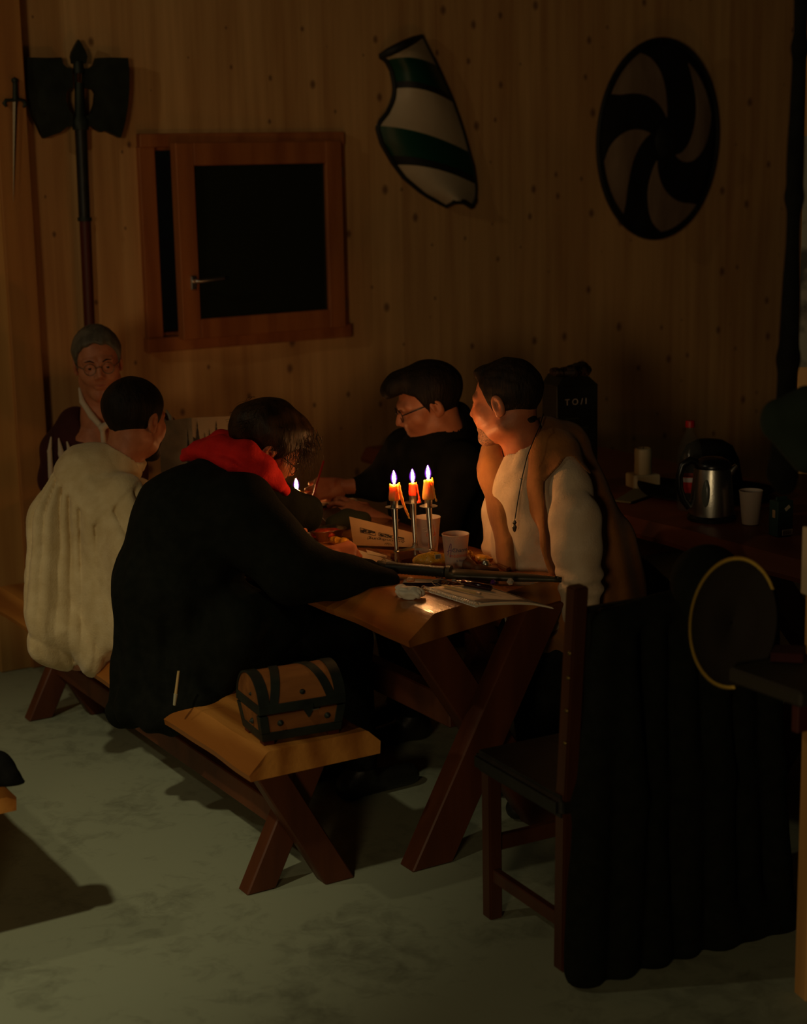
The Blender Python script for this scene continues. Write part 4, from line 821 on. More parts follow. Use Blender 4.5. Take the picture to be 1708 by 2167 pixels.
n_ = len(V); V = [np.array(v) for v in V]; V = [v+np.array([0, 0, .003]) for v in V]+[v-np.array([0, 0, .003]) for v in V]
Fc = [tuple(range(n_)), tuple(range(2*n_-1, n_-1, -1))]+[(i, i+n_, (i+1) % n_+n_, (i+1) % n_) for i in range(n_)]
mk('tie_plate', V, Fc, M['steel'], cb)
candle(heads[0], .0150, .0132, .0455, M['wax_tan'], 'amber candle at the left of the candelabra with a long wax drip hanging down', drip=[(.0135, .044, .0016), (.0150, .050, .0013), (.0155, .040, .0028), (.0175, .022, .0042), (.0215, .004, .0044), (.0260, -.012, .0033), (.0330, -.030, .0033), (.0385, -.042, .0030), (.0410, -.052, .0018), (.0455, -.056, .0009)], wob=3, flame_h=.0375)
candle(heads[1], .0112, .0112, .037, M['wax_red'], 'red candle at the back of the candelabra', drip=[(.0105, .040, .0014), (.0120, .030, .0024), (.0150, .012, .0022), (.0175, -.006, .0026), (.0185, -.018, .0045), (.0140, -.0195, .0035)], wob=8, flame_h=.0385, wickside=1)
candle(heads[2], .0165, .0128, .0565, M['wax_tan'], 'taller amber candle at the right of the candelabra', drip=[(.0115, .062, .0022), (.0135, .050, .0022), (.0160, .028, .0022), (.0185, .008, .0022), (.0215, -.002, .0024), (.0225, -.005, .0024)], wob=14, flame_h=.0390, wickside=1)
sc_ = PZ(628, 1056, TZ); candle(sc_, .0115, .0115, .030, M['wax_white'], 'small white candle burning alone near the bent head', wob=21, flame_h=.0375)
# ================================================================== THINGS ON THE TABLE
def fl(poly, z): return [np.array(PZ(x, y, z)) for x, y in poly]
def sheet(name, label, cat, poly, z, material, th=.0008, group=None, curl=None, parent=None, wz=None):
    P = fl(poly, z); c = sum(P)/len(P); t = None
    n = len(P); V = [p-c for p in P]; 
    if curl: V = [v+np.array([0, 0, k]) for v, k in zip(V, curl)]
    V = V+[v-np.array([0, 0, th]) for v in V]; Fc = [tuple(range(n)), tuple(range(2*n-1, n-1, -1))]+[(i, i+n, (i+1) % n+n, (i+1) % n) for i in range(n)]
    o = mk(name, V, Fc, material); o.location = c; setp(o, label, cat, group); return o
def grid_sheet(fn, nu, nv, th):
    V = [];
    for s_ in (0, 1):
        for j in range(nv+1):
            for i in range(nu+1): p = np.array(fn(i/nu, j/nv)); V.append(p-np.array([0, 0, th*s_]))
    n = (nu+1)*(nv+1); Fc = []
    for j in range(nv):
        for i in range(nu): a = j*(nu+1)+i; Fc += [(a, a+1, a+nu+2, a+nu+1), (n+a, n+a+nu+1, n+a+nu+2, n+a+1)]
    for i in range(nu): Fc.append((i, n+i, n+i+1, i+1)); a = nv*(nu+1)+i; Fc.append((a, a+1, n+a+1, n+a))
    for j in range(nv): a = j*(nu+1); b = a+nu; Fc += [(a, a+nu+1, n+a+nu+1, n+a), (b, n+b, n+b+nu+1, b+nu+1)]
    return V, Fc
# sketchbook: spiral along its near-left edge, open page with a shaded drawing hanging over the table end
A = PZ(893, 1246, .757); Bq = PZ(1008, 1283, .757); Cq = PZ(1172, 1283, .757); D = PZ(1120, 1243, .757); D = A+(Cq-Bq)*.97
nb = thing('spiral_sketchbook', 'open spiral-bound sketchbook with a pencil-shaded drawing at the table corner', 'sketchbook', A)
def pg(u, v, dz): 
    p = A+(Bq-A)*v+((Cq-Bq)*v+(D-A)*(1-v))*u; return p-A+np.array([0, 0, dz])
for k, (dz, sag) in enumerate(((.000, .004), (.0016, .002), (.0032, .0))):
    V, Fc = grid_sheet(lambda u, v: pg(u*(1-.01*k), v, dz+.006*math.sin(u*PI)-sag*u*0+(-.006*max(0, u-.75)/.25*v)), 16, 6, .0012); mk('page', V, Fc, M['paper'], nb, False, True, autosm=.6)
def onpage(u, v): return pg(u*.98, v, .0036+.006*math.sin(u*.98*PI)-.006*max(0, u-.75)/.25*v)
V, Fc = grid_sheet(lambda u, v: onpage(.10+.87*u, .03+.91*v), 14, 6, .0004)
mk('drawing', V, Fc, mat('pencil_drawing', (.66, .56, .42), .8, col2=(.36, .30, .22), scale=16, detail=8, contrast=(.5, .95)), nb, False, True)
def strip(fnu, fnv, th=.0003, n=12, nm='shading', material='grey_ink'):
    V, Fc = grid_sheet(lambda u, v: np.array(onpage(*fnu(u, v)))+np.array([0, 0, .0005]), n, 3, th); return mk(nm, V, Fc, M[material], nb, False, True)
strip(lambda u, v: (.12+.83*u, .80+.14*v-.10*v*0-(1-v)*.05*math.sin(u*9)), None); strip(lambda u, v: (.88+.08*v+(1-v)*.03*math.sin(u*5), .04+.86*u), None)
strip(lambda u, v: (.30+.60*u, .055+.02*v+.01*math.sin(u*7)), None); strip(lambda u, v: (.45+.14*u, .30+.014*v+.36*u), None, n=6)
nc = 26; parts = []
for i in range(nc):
    p = np.array(pg(0, (i+.5)/nc, .003)); d = (Bq-A)/np.linalg.norm(Bq-A); pr_ = (D-A)/np.linalg.norm(D-A)
    parts.append(tube_vf([p+pr_*(.0065*math.cos(t)+.002)+np.array([0, 0, .0065*math.sin(t)])+d*.0014*t/6.28 for t in np.linspace(0, 6.28, 12)], .0010, 5, False))
V, Fc = merge(parts); mk('wire_spiral', V, Fc, M['silver'], nb, False, True)
# crumpled tissue
tc_ = PZ(868, 1254, .766)
def tis(P):
    d = f_ell(P, tc_, (.038, .026, .015)); d = smin(d, f_cone(P, PZ(845, 1243, .764), PZ(858, 1250, .768), .012, .010), .006); d = smin(d, f_cone(P, PZ(884, 1262, .762), PZ(876, 1250, .772), .008, .011), .006)
    q = P-tc_.astype(np.float32)
    return np.abs(d+.008*np.abs(snoise(q, 75, 5))-.005*np.abs(snoise(q, 120, 6)))-.0014
o = npmesh('crumpled_tissue', nets(tis, tc_-np.array([.06, .05, .0155]), tc_+np.array([.06, .05, .04]), .0016, slack=2), M['tissue'], None); setp(o, 'crumpled white paper tissue beside the sketchbook spiral', 'tissue')
# sheathed dagger lying across the table
a = PZ(800, 1199, .775); b = PZ(952, 1211, .775); c = PZ(1186, 1219, .772); sd = thing('sheathed_dagger', 'sheathed dagger with black ribbed grip lying across the table', 'dagger', a)
def rel(p): return np.array(p)-a
e = (b-a)/np.linalg.norm(b-a); tube('pommel', [rel(a-e*.004), rel(a), rel(a+e*.010), rel(a+e*.028)], [.009, .0180, .0175, .014], M['olive'], sd, 18)
gp = [rel(a+e*(.028+.0052*i)) for i in range(int((np.linalg.norm(b-a)-.035)/.0052))]; tube('grip', gp, [.0155+(.0012 if i % 2 else 0) for i in range(len(gp))], M['blackleather'], sd, 16)
tube('guard', [rel(b-e*.010), rel(b-e*.008), rel(b+e*.004), rel(b+e*.006)], [.012, .0200, .0200, .012], M['olive'], sd, 18)
g = (c-b); V = []; Fc = []; n_ = 18; nr = 12
pr2 = np.cross([0, 0, 1.0], g/np.linalg.norm(g))
for i in range(n_+1):
    s_ = i/n_; wv = np.interp(s_, [0, .1, .5, .75, .93, .96, 1], [.028, .030, .026, .018, .011, .0115, .009]); hv = np.interp(s_, [0, .6, 1], [.014, .012, .007])
    for k in range(nr): an = 2*PI*k/nr; V.append(rel(b+g*s_)+pr2*wv*math.cos(an)+np.array([0, 0, hv*math.sin(an)-.004-.006*s_]))
for i in range(n_):
    for k in range(nr): x = i*nr+k; y = i*nr+(k+1) % nr; Fc.append((x, y, y+nr, x+nr))
Fc += [tuple(range(nr-1, -1, -1)), tuple(range(n_*nr, (n_+1)*nr))]; mk('sheath', V, Fc, M['olive'], sd, False, True)
tube('sheath_tip', [rel(b+g*.95)-np.array([0, 0, .009]), rel(b+g*1.012)-np.array([0, 0, .011])], [.0095, .0075], M['blackleather'], sd, 12)
lathe('sheath_rivet', [(.0001, .0015), (.0015, .001), (.002, 0)], M['silver'], sd, 8, rel(b+g*.975)+np.array([0, -.008, -.004]))
# flat tin / phone with a dark blue edge and a glittering half-round brooch standing on it
P4 = fl([(856, 1222), (928, 1226), (930, 1236), (858, 1232)], .762); cc = sum(P4)/4
ph_ = thing('tablet_case', 'thin dark case with a blue edge under the dagger grip', 'case', cc-np.array([0, 0, .01]), math.radians(-6)); box('case_body', (0, 0, .004), (.105, .05, .008), mat('dark_blue_case', (.012, .012, .05), .3), ph_, .002); box('case_top', (0, 0, .0088), (.098, .044, .0016), M['black_plastic'], ph_, .0005)
q = PZ(869, 1229, .770); V, Fc = lathe_vf([(.0001, 0), (.011, 0), (.0125, .003), (.011, .008), (.007, .0115), (.0001, .013)], 22); o = mk('brooch', [(x, y*.55, z) for x, y, z in V], Fc, M['glitter'], None, False, True); o.location = q-np.array([0, 0, .002]); setp(o, 'small glittering domed brooch shining beside the tissue', 'brooch')
# cord loops
cp = [(922, 1222, .764), (945, 1227, .758), (938, 1237, .760), (922, 1239, .760), (915, 1231, .762), (932, 1226, .768), (950, 1232, .762), (942, 1240, .760), (926, 1234, .764), (935, 1222, .766), (955, 1218, .762)]
pts = [np.array(PZ(*k)) for k in cp]; sm = []
for i in range(len(pts)-1):
    p0, p1, p2, p3 = pts[max(i-1, 0)], pts[i], pts[i+1], pts[min(i+2, len(pts)-1)]
    for t_ in np.linspace(0, 1, 6)[:-1]: sm.append(.5*((2*p1)+(-p0+p2)*t_+(2*p0-5*p1+4*p2-p3)*t_**2+(-p0+3*p1-3*p2+p3)*t_**3))
o = tube('cord_tangle', [s_-pts[0] for s_ in sm], .0013, M['blackleather'], None, 6); o.location = pts[0]; setp(o, 'thin black leather cord tangled beside the sketchbook', 'cord')
def rod(name, label, cat, a, b, r, material, extra=None, n=12):
    a = np.array(a); b = np.array(b); t = thing(name, label, cat, a); 
    if extra: extra(t, b-a)
    else: tube('barrel', [(0, 0, 0), b-a], r, material, t, n)
    return t
def pen_parts(t, v):
    L_ = np.linalg.norm(v); e_ = v/L_; tube('barrel', [v*0, e_*.002, e_*L_*.5, e_*(L_-.003), v], [.0065, .0085, .0088, .0085, .006], M['plum'], t, 16); tube('nib_grip', [-e_*.018, -e_*.004, v*0], [.002, .0045, .0055], M['silver'], t, 12)
rod('pen', 'fat plum-black lacquered pen lying on the open page', 'pen', PZ(978, 1232, .777), PZ(1040, 1245, .774), .008, None, pen_parts)
def pc_parts(t, v):
    L_ = np.linalg.norm(v); e_ = v/L_; tube('pencil_body', [v*0, e_*(L_-.012)], .0036, M['pencil'], t, 6); tube('ferrule', [e_*(L_-.014), v], .0039, M['silver'], t, 12); tube('pencil_point', [-e_*.014, v*0], [.0006, .0036], M['pencil'], t, 6)
rod('pencil', 'plain wooden pencil with a silver end lying on the sketchbook', 'pencil', PZ(942, 1240, .770), PZ(1017, 1257, .772), .0036, None, pc_parts)
rod('pencil', 'slim brown paintbrush handle lying behind the plum pen', 'brush', PZ(932, 1226, .765), PZ(968, 1234, .763), .002, M['darkred'])
def die(x, y, z, r, material, label, kind='ico', group=None):
    bm = bmesh.new()
    if kind == 'ico': bmesh.ops.create_icosphere(bm, subdivisions=1, radius=r)
    else: bbox(bm, (0, 0, 0), (r*1.7,)*3, r*.25)
    o = frombm('gaming_die', bm, material); o.location = PZ(x, y, z); o.rotation_euler = (random.uniform(0, 1), random.uniform(0, 1), random.uniform(0, 3)); setp(o, label, 'die'); return o
die(1080, 1231, .778, .0105, M['die_clear'], 'clear many-sided gaming die on the far edge of the drawing'); die(1044, 1233, .776, .0095, M['die_purple'], 'purple many-sided gaming die just right of the plum pen')
die(979, 1219, .766, .0125, M['die_black'], 'smoky black gaming die against the dagger sheath'); die(961, 1231, .763, .0090, mat('grey_die', (.25, .25, .22), .2, trans=.3), 'grey frosted gaming die next to the leather cord')
# plastic cups
def cup(c, r0_, r1_, h, label, texts=None, group=None, rz=0):
    t = thing('plastic_cup', label, 'cup', c, rz, group)
    lathe('cup_wall', [(.0001, .002), (r0_-.002, .002), (r0_, .0), (r0_+.001, .003), (r1_, h-.003), (r1_+.0012, h-.001), (r1_, h), (r1_-.0014, h-.002), (r0_-.001, .005), (.0001, .005)], M['cup'], t, 40)
    for s_, size, z, a0, material in (texts or []):
        V, Fc = text_vf(s_, size); mx_ = max(v[0] for v in V)
        def mp(v): r = r0_+(r1_-r0_)*((z+v[1])/h)+.0006+v[2]; a = a0+(v[0]-mx_/2)/r; return (r*math.cos(a), r*math.sin(a), z+v[1])
        mk('lettering', [mp(v) for v in V], Fc, M[material], t)
    return t
ac = math.atan2(-4.8, -.1)
cA = PZ(965, 1207, TZ)
t = cup(cA, .0275, .0385, .108, 'frosted plastic cup printed with la Channe, right of the candelabra', [('la', .009, .066, ac-.12, 'blue_ink'), ('Channe', .0165, .061, ac+.42, 'blue_ink'), ('médiévale', .0155, .045, ac+.34, 'red_ink'), ('à Nax', .010, .032, ac+.42, 'blue_ink')], None)
def cupstroke(t, pts, material, r0_=.0275, r1_=.0385, h=.108, rad=.0006, a00=None):
    P_ = [((r0_+(r1_-r0_)*z/h+.0006)*math.cos(a), (r0_+(r1_-r0_)*z/h+.0006)*math.sin(a), z) for a, z in pts]; tube('handwritten_mark', P_, rad, M[material], t, 5)
cupstroke(t, [(ac-.75, .050), (ac-.6, .068), (ac-.42, .086), (ac-.36, .084), (ac-.40, .064), (ac-.48, .046)], 'purple', rad=.0009); cupstroke(t, [(ac-.78, .060), (ac-.55, .066), (ac-.30, .064)], 'purple', rad=.0008)
for da, z in ((-.05, .096), (.12, .098), (.28, .098)): cupstroke(t, [(ac+da-.3, z+.004), (ac+da-.22, z-.003)], 'paper', rad=.0005)
cB = PZ(906, 1168, TZ); t = cup(cB, .0275, .0385, .108, 'frosted plastic cup with orange print, behind the candelabra', [('méd', .017, .055, ac+.3, 'red_ink')])
cupstroke(t, [(ac+.5, .09), (ac+.66, .06), (ac+.4, .05)], 'red_ink', rad=.0008); cupstroke(t, [(ac-.4, .078), (ac-.1, .082), (ac+.0, .075)], 'paper', rad=.0008); cupstroke(t, [(ac-.3, .068), (ac-.0, .072)], 'paper', rad=.0008)
# kraft paper flyer propped up, its print upside down
F1 = [W(739, 1093, 5.20), W(876, 1128, 5.12), W(872, 1158, 5.10), W(748, 1154, 5.18)]
fy = thing('paper_flyer', 'brown paper flyer propped up with upside-down black print reading Ankündigung', 'flyer', F1[3])
F1 = [p-F1[3]+np.array([0, 0, 0]) for p in F1]
def fpt(u, v, off=0): 
    p = (F1[0]*(1-u)+F1[1]*u)*(1-v)+(F1[3]*(1-u)+F1[2]*u)*v; nrm = np.cross(F1[1]-F1[0], F1[3]-F1[0]); nrm /= np.linalg.norm(nrm); nrm = -nrm if nrm@fw > 0 else nrm
    return p+nrm*(off+.006*math.sin(u*PI)*(1-v))
V = [];
for off in (0, -.0008):
    for j in range(9):
        for i in range(13): V.append(fpt(i/12, j/8, off))
Fc = []
for j in range(8):
    for i in range(12): a_ = j*13+i; Fc += [(a_, a_+1, a_+14, a_+13), (117+a_, 117+a_+13, 117+a_+14, 117+a_+1)]
for i in range(12): Fc += [(i, 117+i, 118+i, i+1), (104+i, 105+i, 222+i, 221+i)]
for j in range(8): Fc += [(j*13, j*13+13, 117+j*13+13, 117+j*13), (j*13+12, 117+j*13+12, 117+j*13+25, j*13+25)]
mk('flyer_sheet', V, Fc, M['kraft'], fy, False, True, autosm=.8)
V, Fc = text_vf('Ankündigung!', 1.0); mxx = max(v[0] for v in V); mxy = .95
mk('lettering', [fpt(.26+.62*(1-v[0]/mxx), .645+.155*v[1]/mxy, .0008+v[2]*.3) for v in V], Fc, M['ink'], fy)
for (u_a, u_b, v_a, v_b) in ((.16, .40, .33, .50), (.46, .86, .40, .54)):
    rs = np.random.RandomState(int(u_a*100)); parts = []
    c4 = [(u_a, v_a), (u_b, v_a+.06), (u_b, v_b+.06), (u_a, v_b)]
    for k in range(4): parts.append(tube_vf([fpt(*c4[k], .001), fpt(*c4[(k+1) % 4], .001)], .0007, 4))
    for k in range(18):
        x_, y_ = rs.uniform(u_a, u_b-.05), rs.uniform(v_a+.03, v_b-.02); parts.append(tube_vf([fpt(x_, y_, .001), fpt(x_+.03, y_+.03, .001), fpt(x_+.055, y_+rs.uniform(-.02, .05), .001)], .0009, 4))
    V, Fc = merge(parts); mk('printed_vignette', V, Fc, M['ink'], fy)
parts = [tube_vf([fpt(.60+.06*math.cos(t_), .93-.10*math.sin(t_), .001) for t_ in np.linspace(0, PI, 12)], .0005, 4), tube_vf([fpt(.60+.035*math.cos(t_), .93-.06*math.sin(t_), .001) for t_ in np.linspace(0, PI, 10)], .0005, 4), tube_vf([fpt(.598, .92, .001), fpt(.605, .92, .001)], .0012, 5)]
V, Fc = merge(parts); mk('printed_crest', V, Fc, M['ink'], fy)
# red food in a foil tray
ft = thing('foil_tray', 'small foil tray of red food by the black sleeve', 'tray', PZ(692, 1140, TZ), ANG)
V = []; Fc = []
for (sx, sy, z) in ((.040, .028, 0), (.054, .040, .030), (.060, .045, .032), (.060, .045, .0335), (.052, .038, .0315), (.040, .028, .003)):
    for k in range(28):
        a_ = 2*PI*k/28; cs = math.cos(a_); sn = math.sin(a_); q_ = (abs(cs)**4+abs(sn)**4)**-.25; V.append((sx*cs*q_, sy*sn*q_, z+.001*math.sin(k*2.6)*(z > .02)))
for i in range(5):
    for k in range(28): Fc.append((i*28+k, i*28+(k+1) % 28, (i+1)*28+(k+1) % 28, (i+1)*28+k))
Fc.append(tuple(range(27, -1, -1))); mk('foil_wall', V, Fc, M['foil'], ft, False, True)
o = npmesh('food', nets(lambda P: smax(f_ell(P, (0, 0, .018), (.052, .037, .014))+.003*snoise(P, 130, 3), .006-P[:, 2], .002), (-.06, -.045, 0), (.06, .045, .045), .0025, slack=1.5), M['food'], ft, world=False); setp(o, kind='stuff')
# yellow sweet wrappers and packets
def wrapper(x, y, z, size, label, seed, material='yellow', nm='sweet_wrapper', cat='wrapper'):
    c = np.array(PZ(x, y, z)); s0, s1, s2 = size
    o = npmesh(nm, nets(lambda P: np.abs(f_ell(P, (0, 0, 0), (s0, s1, s2))+.28*s2*snoise(P, 70/(s0/.02), seed)+.22*s2*np.abs(snoise(P, 110/(s0/.03), seed+1)))-.0008, (-s0*1.3, -s1*1.4, -s2*1.1), (s0*1.3, s1*1.4, s2*1.6), .0014, slack=2), M[material], None); o.location = c; o.rotation_euler = (0, 0, ANG+seed); setp(o, label, cat); return o
wrapper(712, 1143, .766, (.028, .012, .012), 'crumpled golden sweet wrapper beside the foil tray', 2); wrapper(728, 1146, .764, (.016, .012, .012), 'small golden wrapper leaning on the flyer edge', 5)
pk = wrapper(912, 1186, .777, (.050, .018, .028), 'yellow crisp packet with a barcode behind the candelabra feet', 3, nm='crisp_packet', cat='packet'); pk.rotation_euler = (0, 0, .1)
bc = box('barcode_label', (.018, -.0225, .016), (.018, .0012, .015), M['paper'], pk, .0002, Matrix.Rotation(.3, 4, 'X') @ Matrix.Rotation(-.2, 4, 'Y'))
V, Fc = merge([([(x_+.011, -.0245-.004*0, z_) for x_, z_ in ((k*.0017, .0095), (k*.0017+.0007*(1+k % 2), .0095), (k*.0017+.0007*(1+k % 2), .021), (k*.0017, .021))], [(0, 1, 2, 3)]) for k in range(8)])
mk('barcode', [(a_[0], a_[1]+(a_[2]-.016)*-.28+.0005, a_[2]) for a_ in V], Fc, M['ink'], bc)
wrapper(994, 1181, .772, (.012, .010, .020), 'yellow wrapper standing behind the lettered cup', 9)
w2_ = wrapper(1022, 1184, .766, (.030, .020, .014), 'torn yellow and white wrapper around the small bell', 12)
# bell
bl = thing('brass_bell', 'small round metal bell on the brown leather pouch', 'bell', PZ(1028, 1197, .772)); lathe('bell_dome', [(.0125, 0), (.0132, .002), (.0125, .008), (.0085, .015), (.0001, .0175)], M['steel'], bl, 24); lathe('bell_knob', [(.0001, .022), (.002, .0205), (.001, .017)], M['steel'], bl, 10)
tube('bell_ring', ring((0, 0, .002), (.0165, 0, 0), (0, .0165, 0), 24), .0011, M['gold'], bl, 6, cap=False)
# leather pouch
o = npmesh('leather_pouch', prims_mesh([(PZ(985, 1186, .770), PZ(990, 1194, .775), .016, .017, .01), (PZ(990, 1196, .770), PZ(1015, 1206, .768), .016, .013, .01), (PZ(1015, 1206, .768), PZ(1050, 1208, .764), .014, .010, .01), (PZ(972, 1190, .778), PZ(984, 1190, .776), .010, .012, .004)], .0025, .015, lambda P, d: smax(d+.002*snoise(P, 90, 4)+.001*snoise(P, 190, 5), .7525-P[:, 2], .002)), M['leather'], None); setp(o, 'soft brown leather pouch beside the lettered cup', 'pouch')
# flat leather wallet / wooden slips
def flatbox(name, label, cat, quad, z, h, material, bev=.001):
    P = fl(quad, z); c = sum(P)/4; V = [p-c for p in P]+[p-c+np.array([0, 0, h]) for p in P]; bm = bmesh.new(); vs = [bm.verts.new(v) for v in V]
    for f in ((3, 2, 1, 0), (4, 5, 6, 7), (0, 1, 5, 4), (1, 2, 6, 5), (2, 3, 7, 6), (3, 0, 4, 7)): bm.faces.new([vs[i] for i in f])
    bmesh.ops.bevel(bm, geom=bm.edges[:], offset=bev, segments=1, affect='EDGES'); o = frombm(name, bm, material, None, autosm=.6); o.location = c; setp(o, label, cat); return o
flatbox('leather_wallet', 'flat brown leather wallet between the pouch and the vest', 'wallet', [(1052, 1199), (1072, 1210), (1114, 1194), (1080, 1188)], .7525, .010, M['leather'])
flatbox('small_book', 'small dark red book lying behind the candelabra foot', 'book', [(826, 1183), (850, 1196), (900, 1186), (870, 1172)], .7525, .016, mat('dark_red_cover', (.12, .02, .008), .5))
sheet('paper_sheet', 'white note sheet under the hand of the bent writer', 'paper', [(690, 1160), (760, 1164), (870, 1200), (800, 1214), (770, 1215)], .754, M['paper']); sheet('paper_slip', 'narrow white paper slip pointing at the red book', 'paper', [(775, 1163), (778, 1172), (818, 1180), (820, 1176)], .7556, M['paper'])
sheet('paper_sheet', 'white paper corner showing beside the black cuff', 'paper', [(786, 1216), (800, 1213), (804, 1224), (790, 1228)], .758, M['paper'])
sheet('paper_sheet', 'pale sheet beside the foil tray', 'paper', [(680, 1157), (735, 1155), (725, 1166), (690, 1170)], .7534, M['paper'])
# ring trinket
tr = thing('wire_trinket', 'tiny gold wire trinket lying on the white note sheet', 'trinket', PZ(810, 1196, .757)); lathe('bead', [(.0001, .010), (.006, .007), (.007, .003), (.0001, 0)], M['leather'], tr, 14); tube('wire_loop', ring((.003, 0, .012), (.006, 0, 0), (0, .003, .006), 18), .0009, M['gold'], tr, 5, cap=False)
# writer's notepad, red pencil, dark things before him
npd = thing('notepad', 'spiral notepad under the hands of the bespectacled writer', 'notepad', PZ(690, 1058, TZ), ANG-.1); box('pages', (.0, .0, .006), (.15, .20, .008), M['paper'], npd, .001); box('back_cover', (0, 0, .001), (.155, .205, .002), M['black_paint'], npd, .0005)
parts = [tube_vf([(-.07+.0075*i, -.1+.005*math.cos(t_), .006+.006*math.sin(t_)) for t_ in np.linspace(0, 6.28, 9)], .0008, 4, False) for i in range(20)]; V, Fc = merge(parts); mk('wire_spiral', V, Fc, M['silver'], npd, False, True)
rod('red_pencil', 'red pencil held upright in the writing hand', 'pencil', W(662, 1051, 5.70), W(685, 976, 5.80), .0034, M['redpencil'], None, 6)
o = npmesh('cloth_bundle', prims_mesh(chain(K(706, 1108, 5.4, 18), K(735, 1098, 5.42, 20), K(770, 1100, 5.42, 16), k=.01), .005, .02, lambda P, d: smax(d+.003*snoise(P, 40, 2), .7525-P[:, 2], .003)), mat('dark_green_cloth', (.03, .035, .015), .9), None); setp(o, 'dark green cloth bundle lying behind the paper flyer', 'cloth')
flatbox('dark_book', 'closed dark book between the foil tray and the notepad', 'book', [(668, 1098), (690, 1118), (740, 1104), (715, 1086)], .7525, .022, mat('dark_brown_cover', (.06, .025, .01), .5))
# cardboard game screen standing near the far end
gs = thing('card_screen', 'folding card screen printed with pale sky and dark fir trees', 'screen', T2W(.10, 1.74, TZ), 0)
g0 = np.array(gs.location)
S1 = W(336, 892, 5.74); S2 = W(405, 884, 5.70); S3 = W(498, 880, 5.85)
def panel(a_, b_, nm='screen_panel', material='card'):
    zb_ = TZ; V = [np.array([a_[0], a_[1], zb_]), np.array([b_[0], b_[1], zb_]), b_, a_]; n_ = np.cross(V[1]-V[0], V[3]-V[0]); n_ = n_/np.linalg.norm(n_)*.0015; V = [v-g0 for v in V]; V = [v+n_ for v in V]+[v-n_ for v in V]
    return mk(nm, V, [(0, 1, 2, 3), (7, 6, 5, 4), (0, 4, 5, 1), (1, 5, 6, 2), (2, 6, 7, 3), (3, 7, 4, 0)], M[material], gs)
pa = panel(S1, S2); pb = panel(S2, S3, material='card_pale')
def onp(a_, b_, u, v, off=.003):
    h = (a_[2]*(1-u)+b_[2]*u)-TZ; p = a_*(1-u)+b_*u; p = np.array([p[0], p[1], TZ+h*v]); n_ = np.cross(b_-a_, [0, 0, 1.0]); n_ /= np.linalg.norm(n_); n_ = n_ if n_@fw < 0 else -n_; return p+n_*off-g0
def tree(a_, b_, u, v0, v1, w_, material='card_dark'):
    pts = [(u, v1)]; k = 6
    for i in range(1, k+1): pts += [(u+w_*i/k*(1 if i % 1 == 0 else 1), v1-(v1-v0)*i/k), (u+w_*(i/k-.10), v1-(v1-v0)*(i/k)+.002)]
    pts = pts[:-1]; L_ = [(2*u-x, y) for x, y in reversed(pts[1:])]; V = [onp(a_, b_, min(.999, max(.001, x)), y) for x, y in pts+L_]; mk('printed_tree', V, [tuple(range(len(V)))], M[material], gs)
V = [onp(S2, S3, u_, v_, .002) for u_, v_ in ((.01, .20), (.99, .20), (.99, .72), (.8, .78), (.6, .72), (.42, .76), (.25, .70), (.01, .80))]; mk('printed_hills', V, [tuple(range(len(V)))], M['card_dark'], gs)
for u_, v0_, v1_, w_ in ((.11, .55, .97, .10), (.27, .6, .84, .06), (.38, .6, .88, .06), (.54, .58, .96, .09), (.68, .6, .86, .06), (.82, .55, .93, .09)): tree(S2, S3, u_, v0_, v1_, w_)
tree(S1, S2, .88, .3, .90, .10)
# ================================================================== CHEST
cA_ = PZ(553, 1582, .442); ch = thing('treasure_chest', 'small wooden treasure chest with black iron bands on the bench end', 'chest', cA_, ANG+math.radians(-6))
LX, LY, HB = .232, .165, .080
Vt = []
bx0 = lambda z: .012*(1-z/HB)
def body_box(nm, xa, xb, ya, yb, za, zb_, material, off=0):
    V = []
    for z in (za, zb_):
        i = bx0(z); V += [(xa+(i if xa < LX/2 else -i)-off*0, ya+(i if ya < LY/2 else -i), z), (xb+(i if xb < LX/2 else -i), ya+(i if ya < LY/2 else -i), z), (xb+(i if xb < LX/2 else -i), yb+(i if yb < LY/2 else -i), z), (xa+(i if xa < LX/2 else -i), yb+(i if yb < LY/2 else -i), z)]
    bm = bmesh.new(); vs = [bm.verts.new(v) for v in V]
    for f in ((3, 2, 1, 0), (4, 5, 6, 7), (0, 1, 5, 4), (1, 2, 6, 5), (2, 3, 7, 6), (3, 0, 4, 7)): bm.faces.new([vs[k] for k in f])
    bmesh.ops.bevel(bm, geom=bm.edges[:], offset=.0008, segments=1, affect='EDGES'); return frombm(nm, bm, material, ch, autosm=.6)
body_box('chest_body', 0, LX, 0, LY, .010, HB, M['chestwood'])
for xa, xb, ya, yb, za, zb_ in ((-.003, LX+.003, -.003, LY+.003, .010, .034),): body_box('iron_band', xa, xb, ya, yb, za, zb_, M['iron'])
for xa, ya in ((-.003, -.003), (LX-.020, -.003), (-.003, LY-.020), (LX-.020, LY-.020)): body_box('corner_iron', xa, xa+.023, ya, ya+.023, .03, HB, M['iron'])
for xa, ya in ((.012, .012), (LX-.04, .012), (.012, LY-.04), (LX-.04, LY-.04)): box('foot', (xa+.014, ya+.014, .004), (.03, .03, .010), M['darkred'], ch, .001)
z0_ = HB+.006; RL = LY/2; HL = .080
def arch(y0_, y1_, off, nn=16): return [(LY/2-(LY/2+off)*math.cos(PI*k/nn), z0_+.012+(HL+off)*math.sin(PI*k/nn)) for k in range(nn+1)]
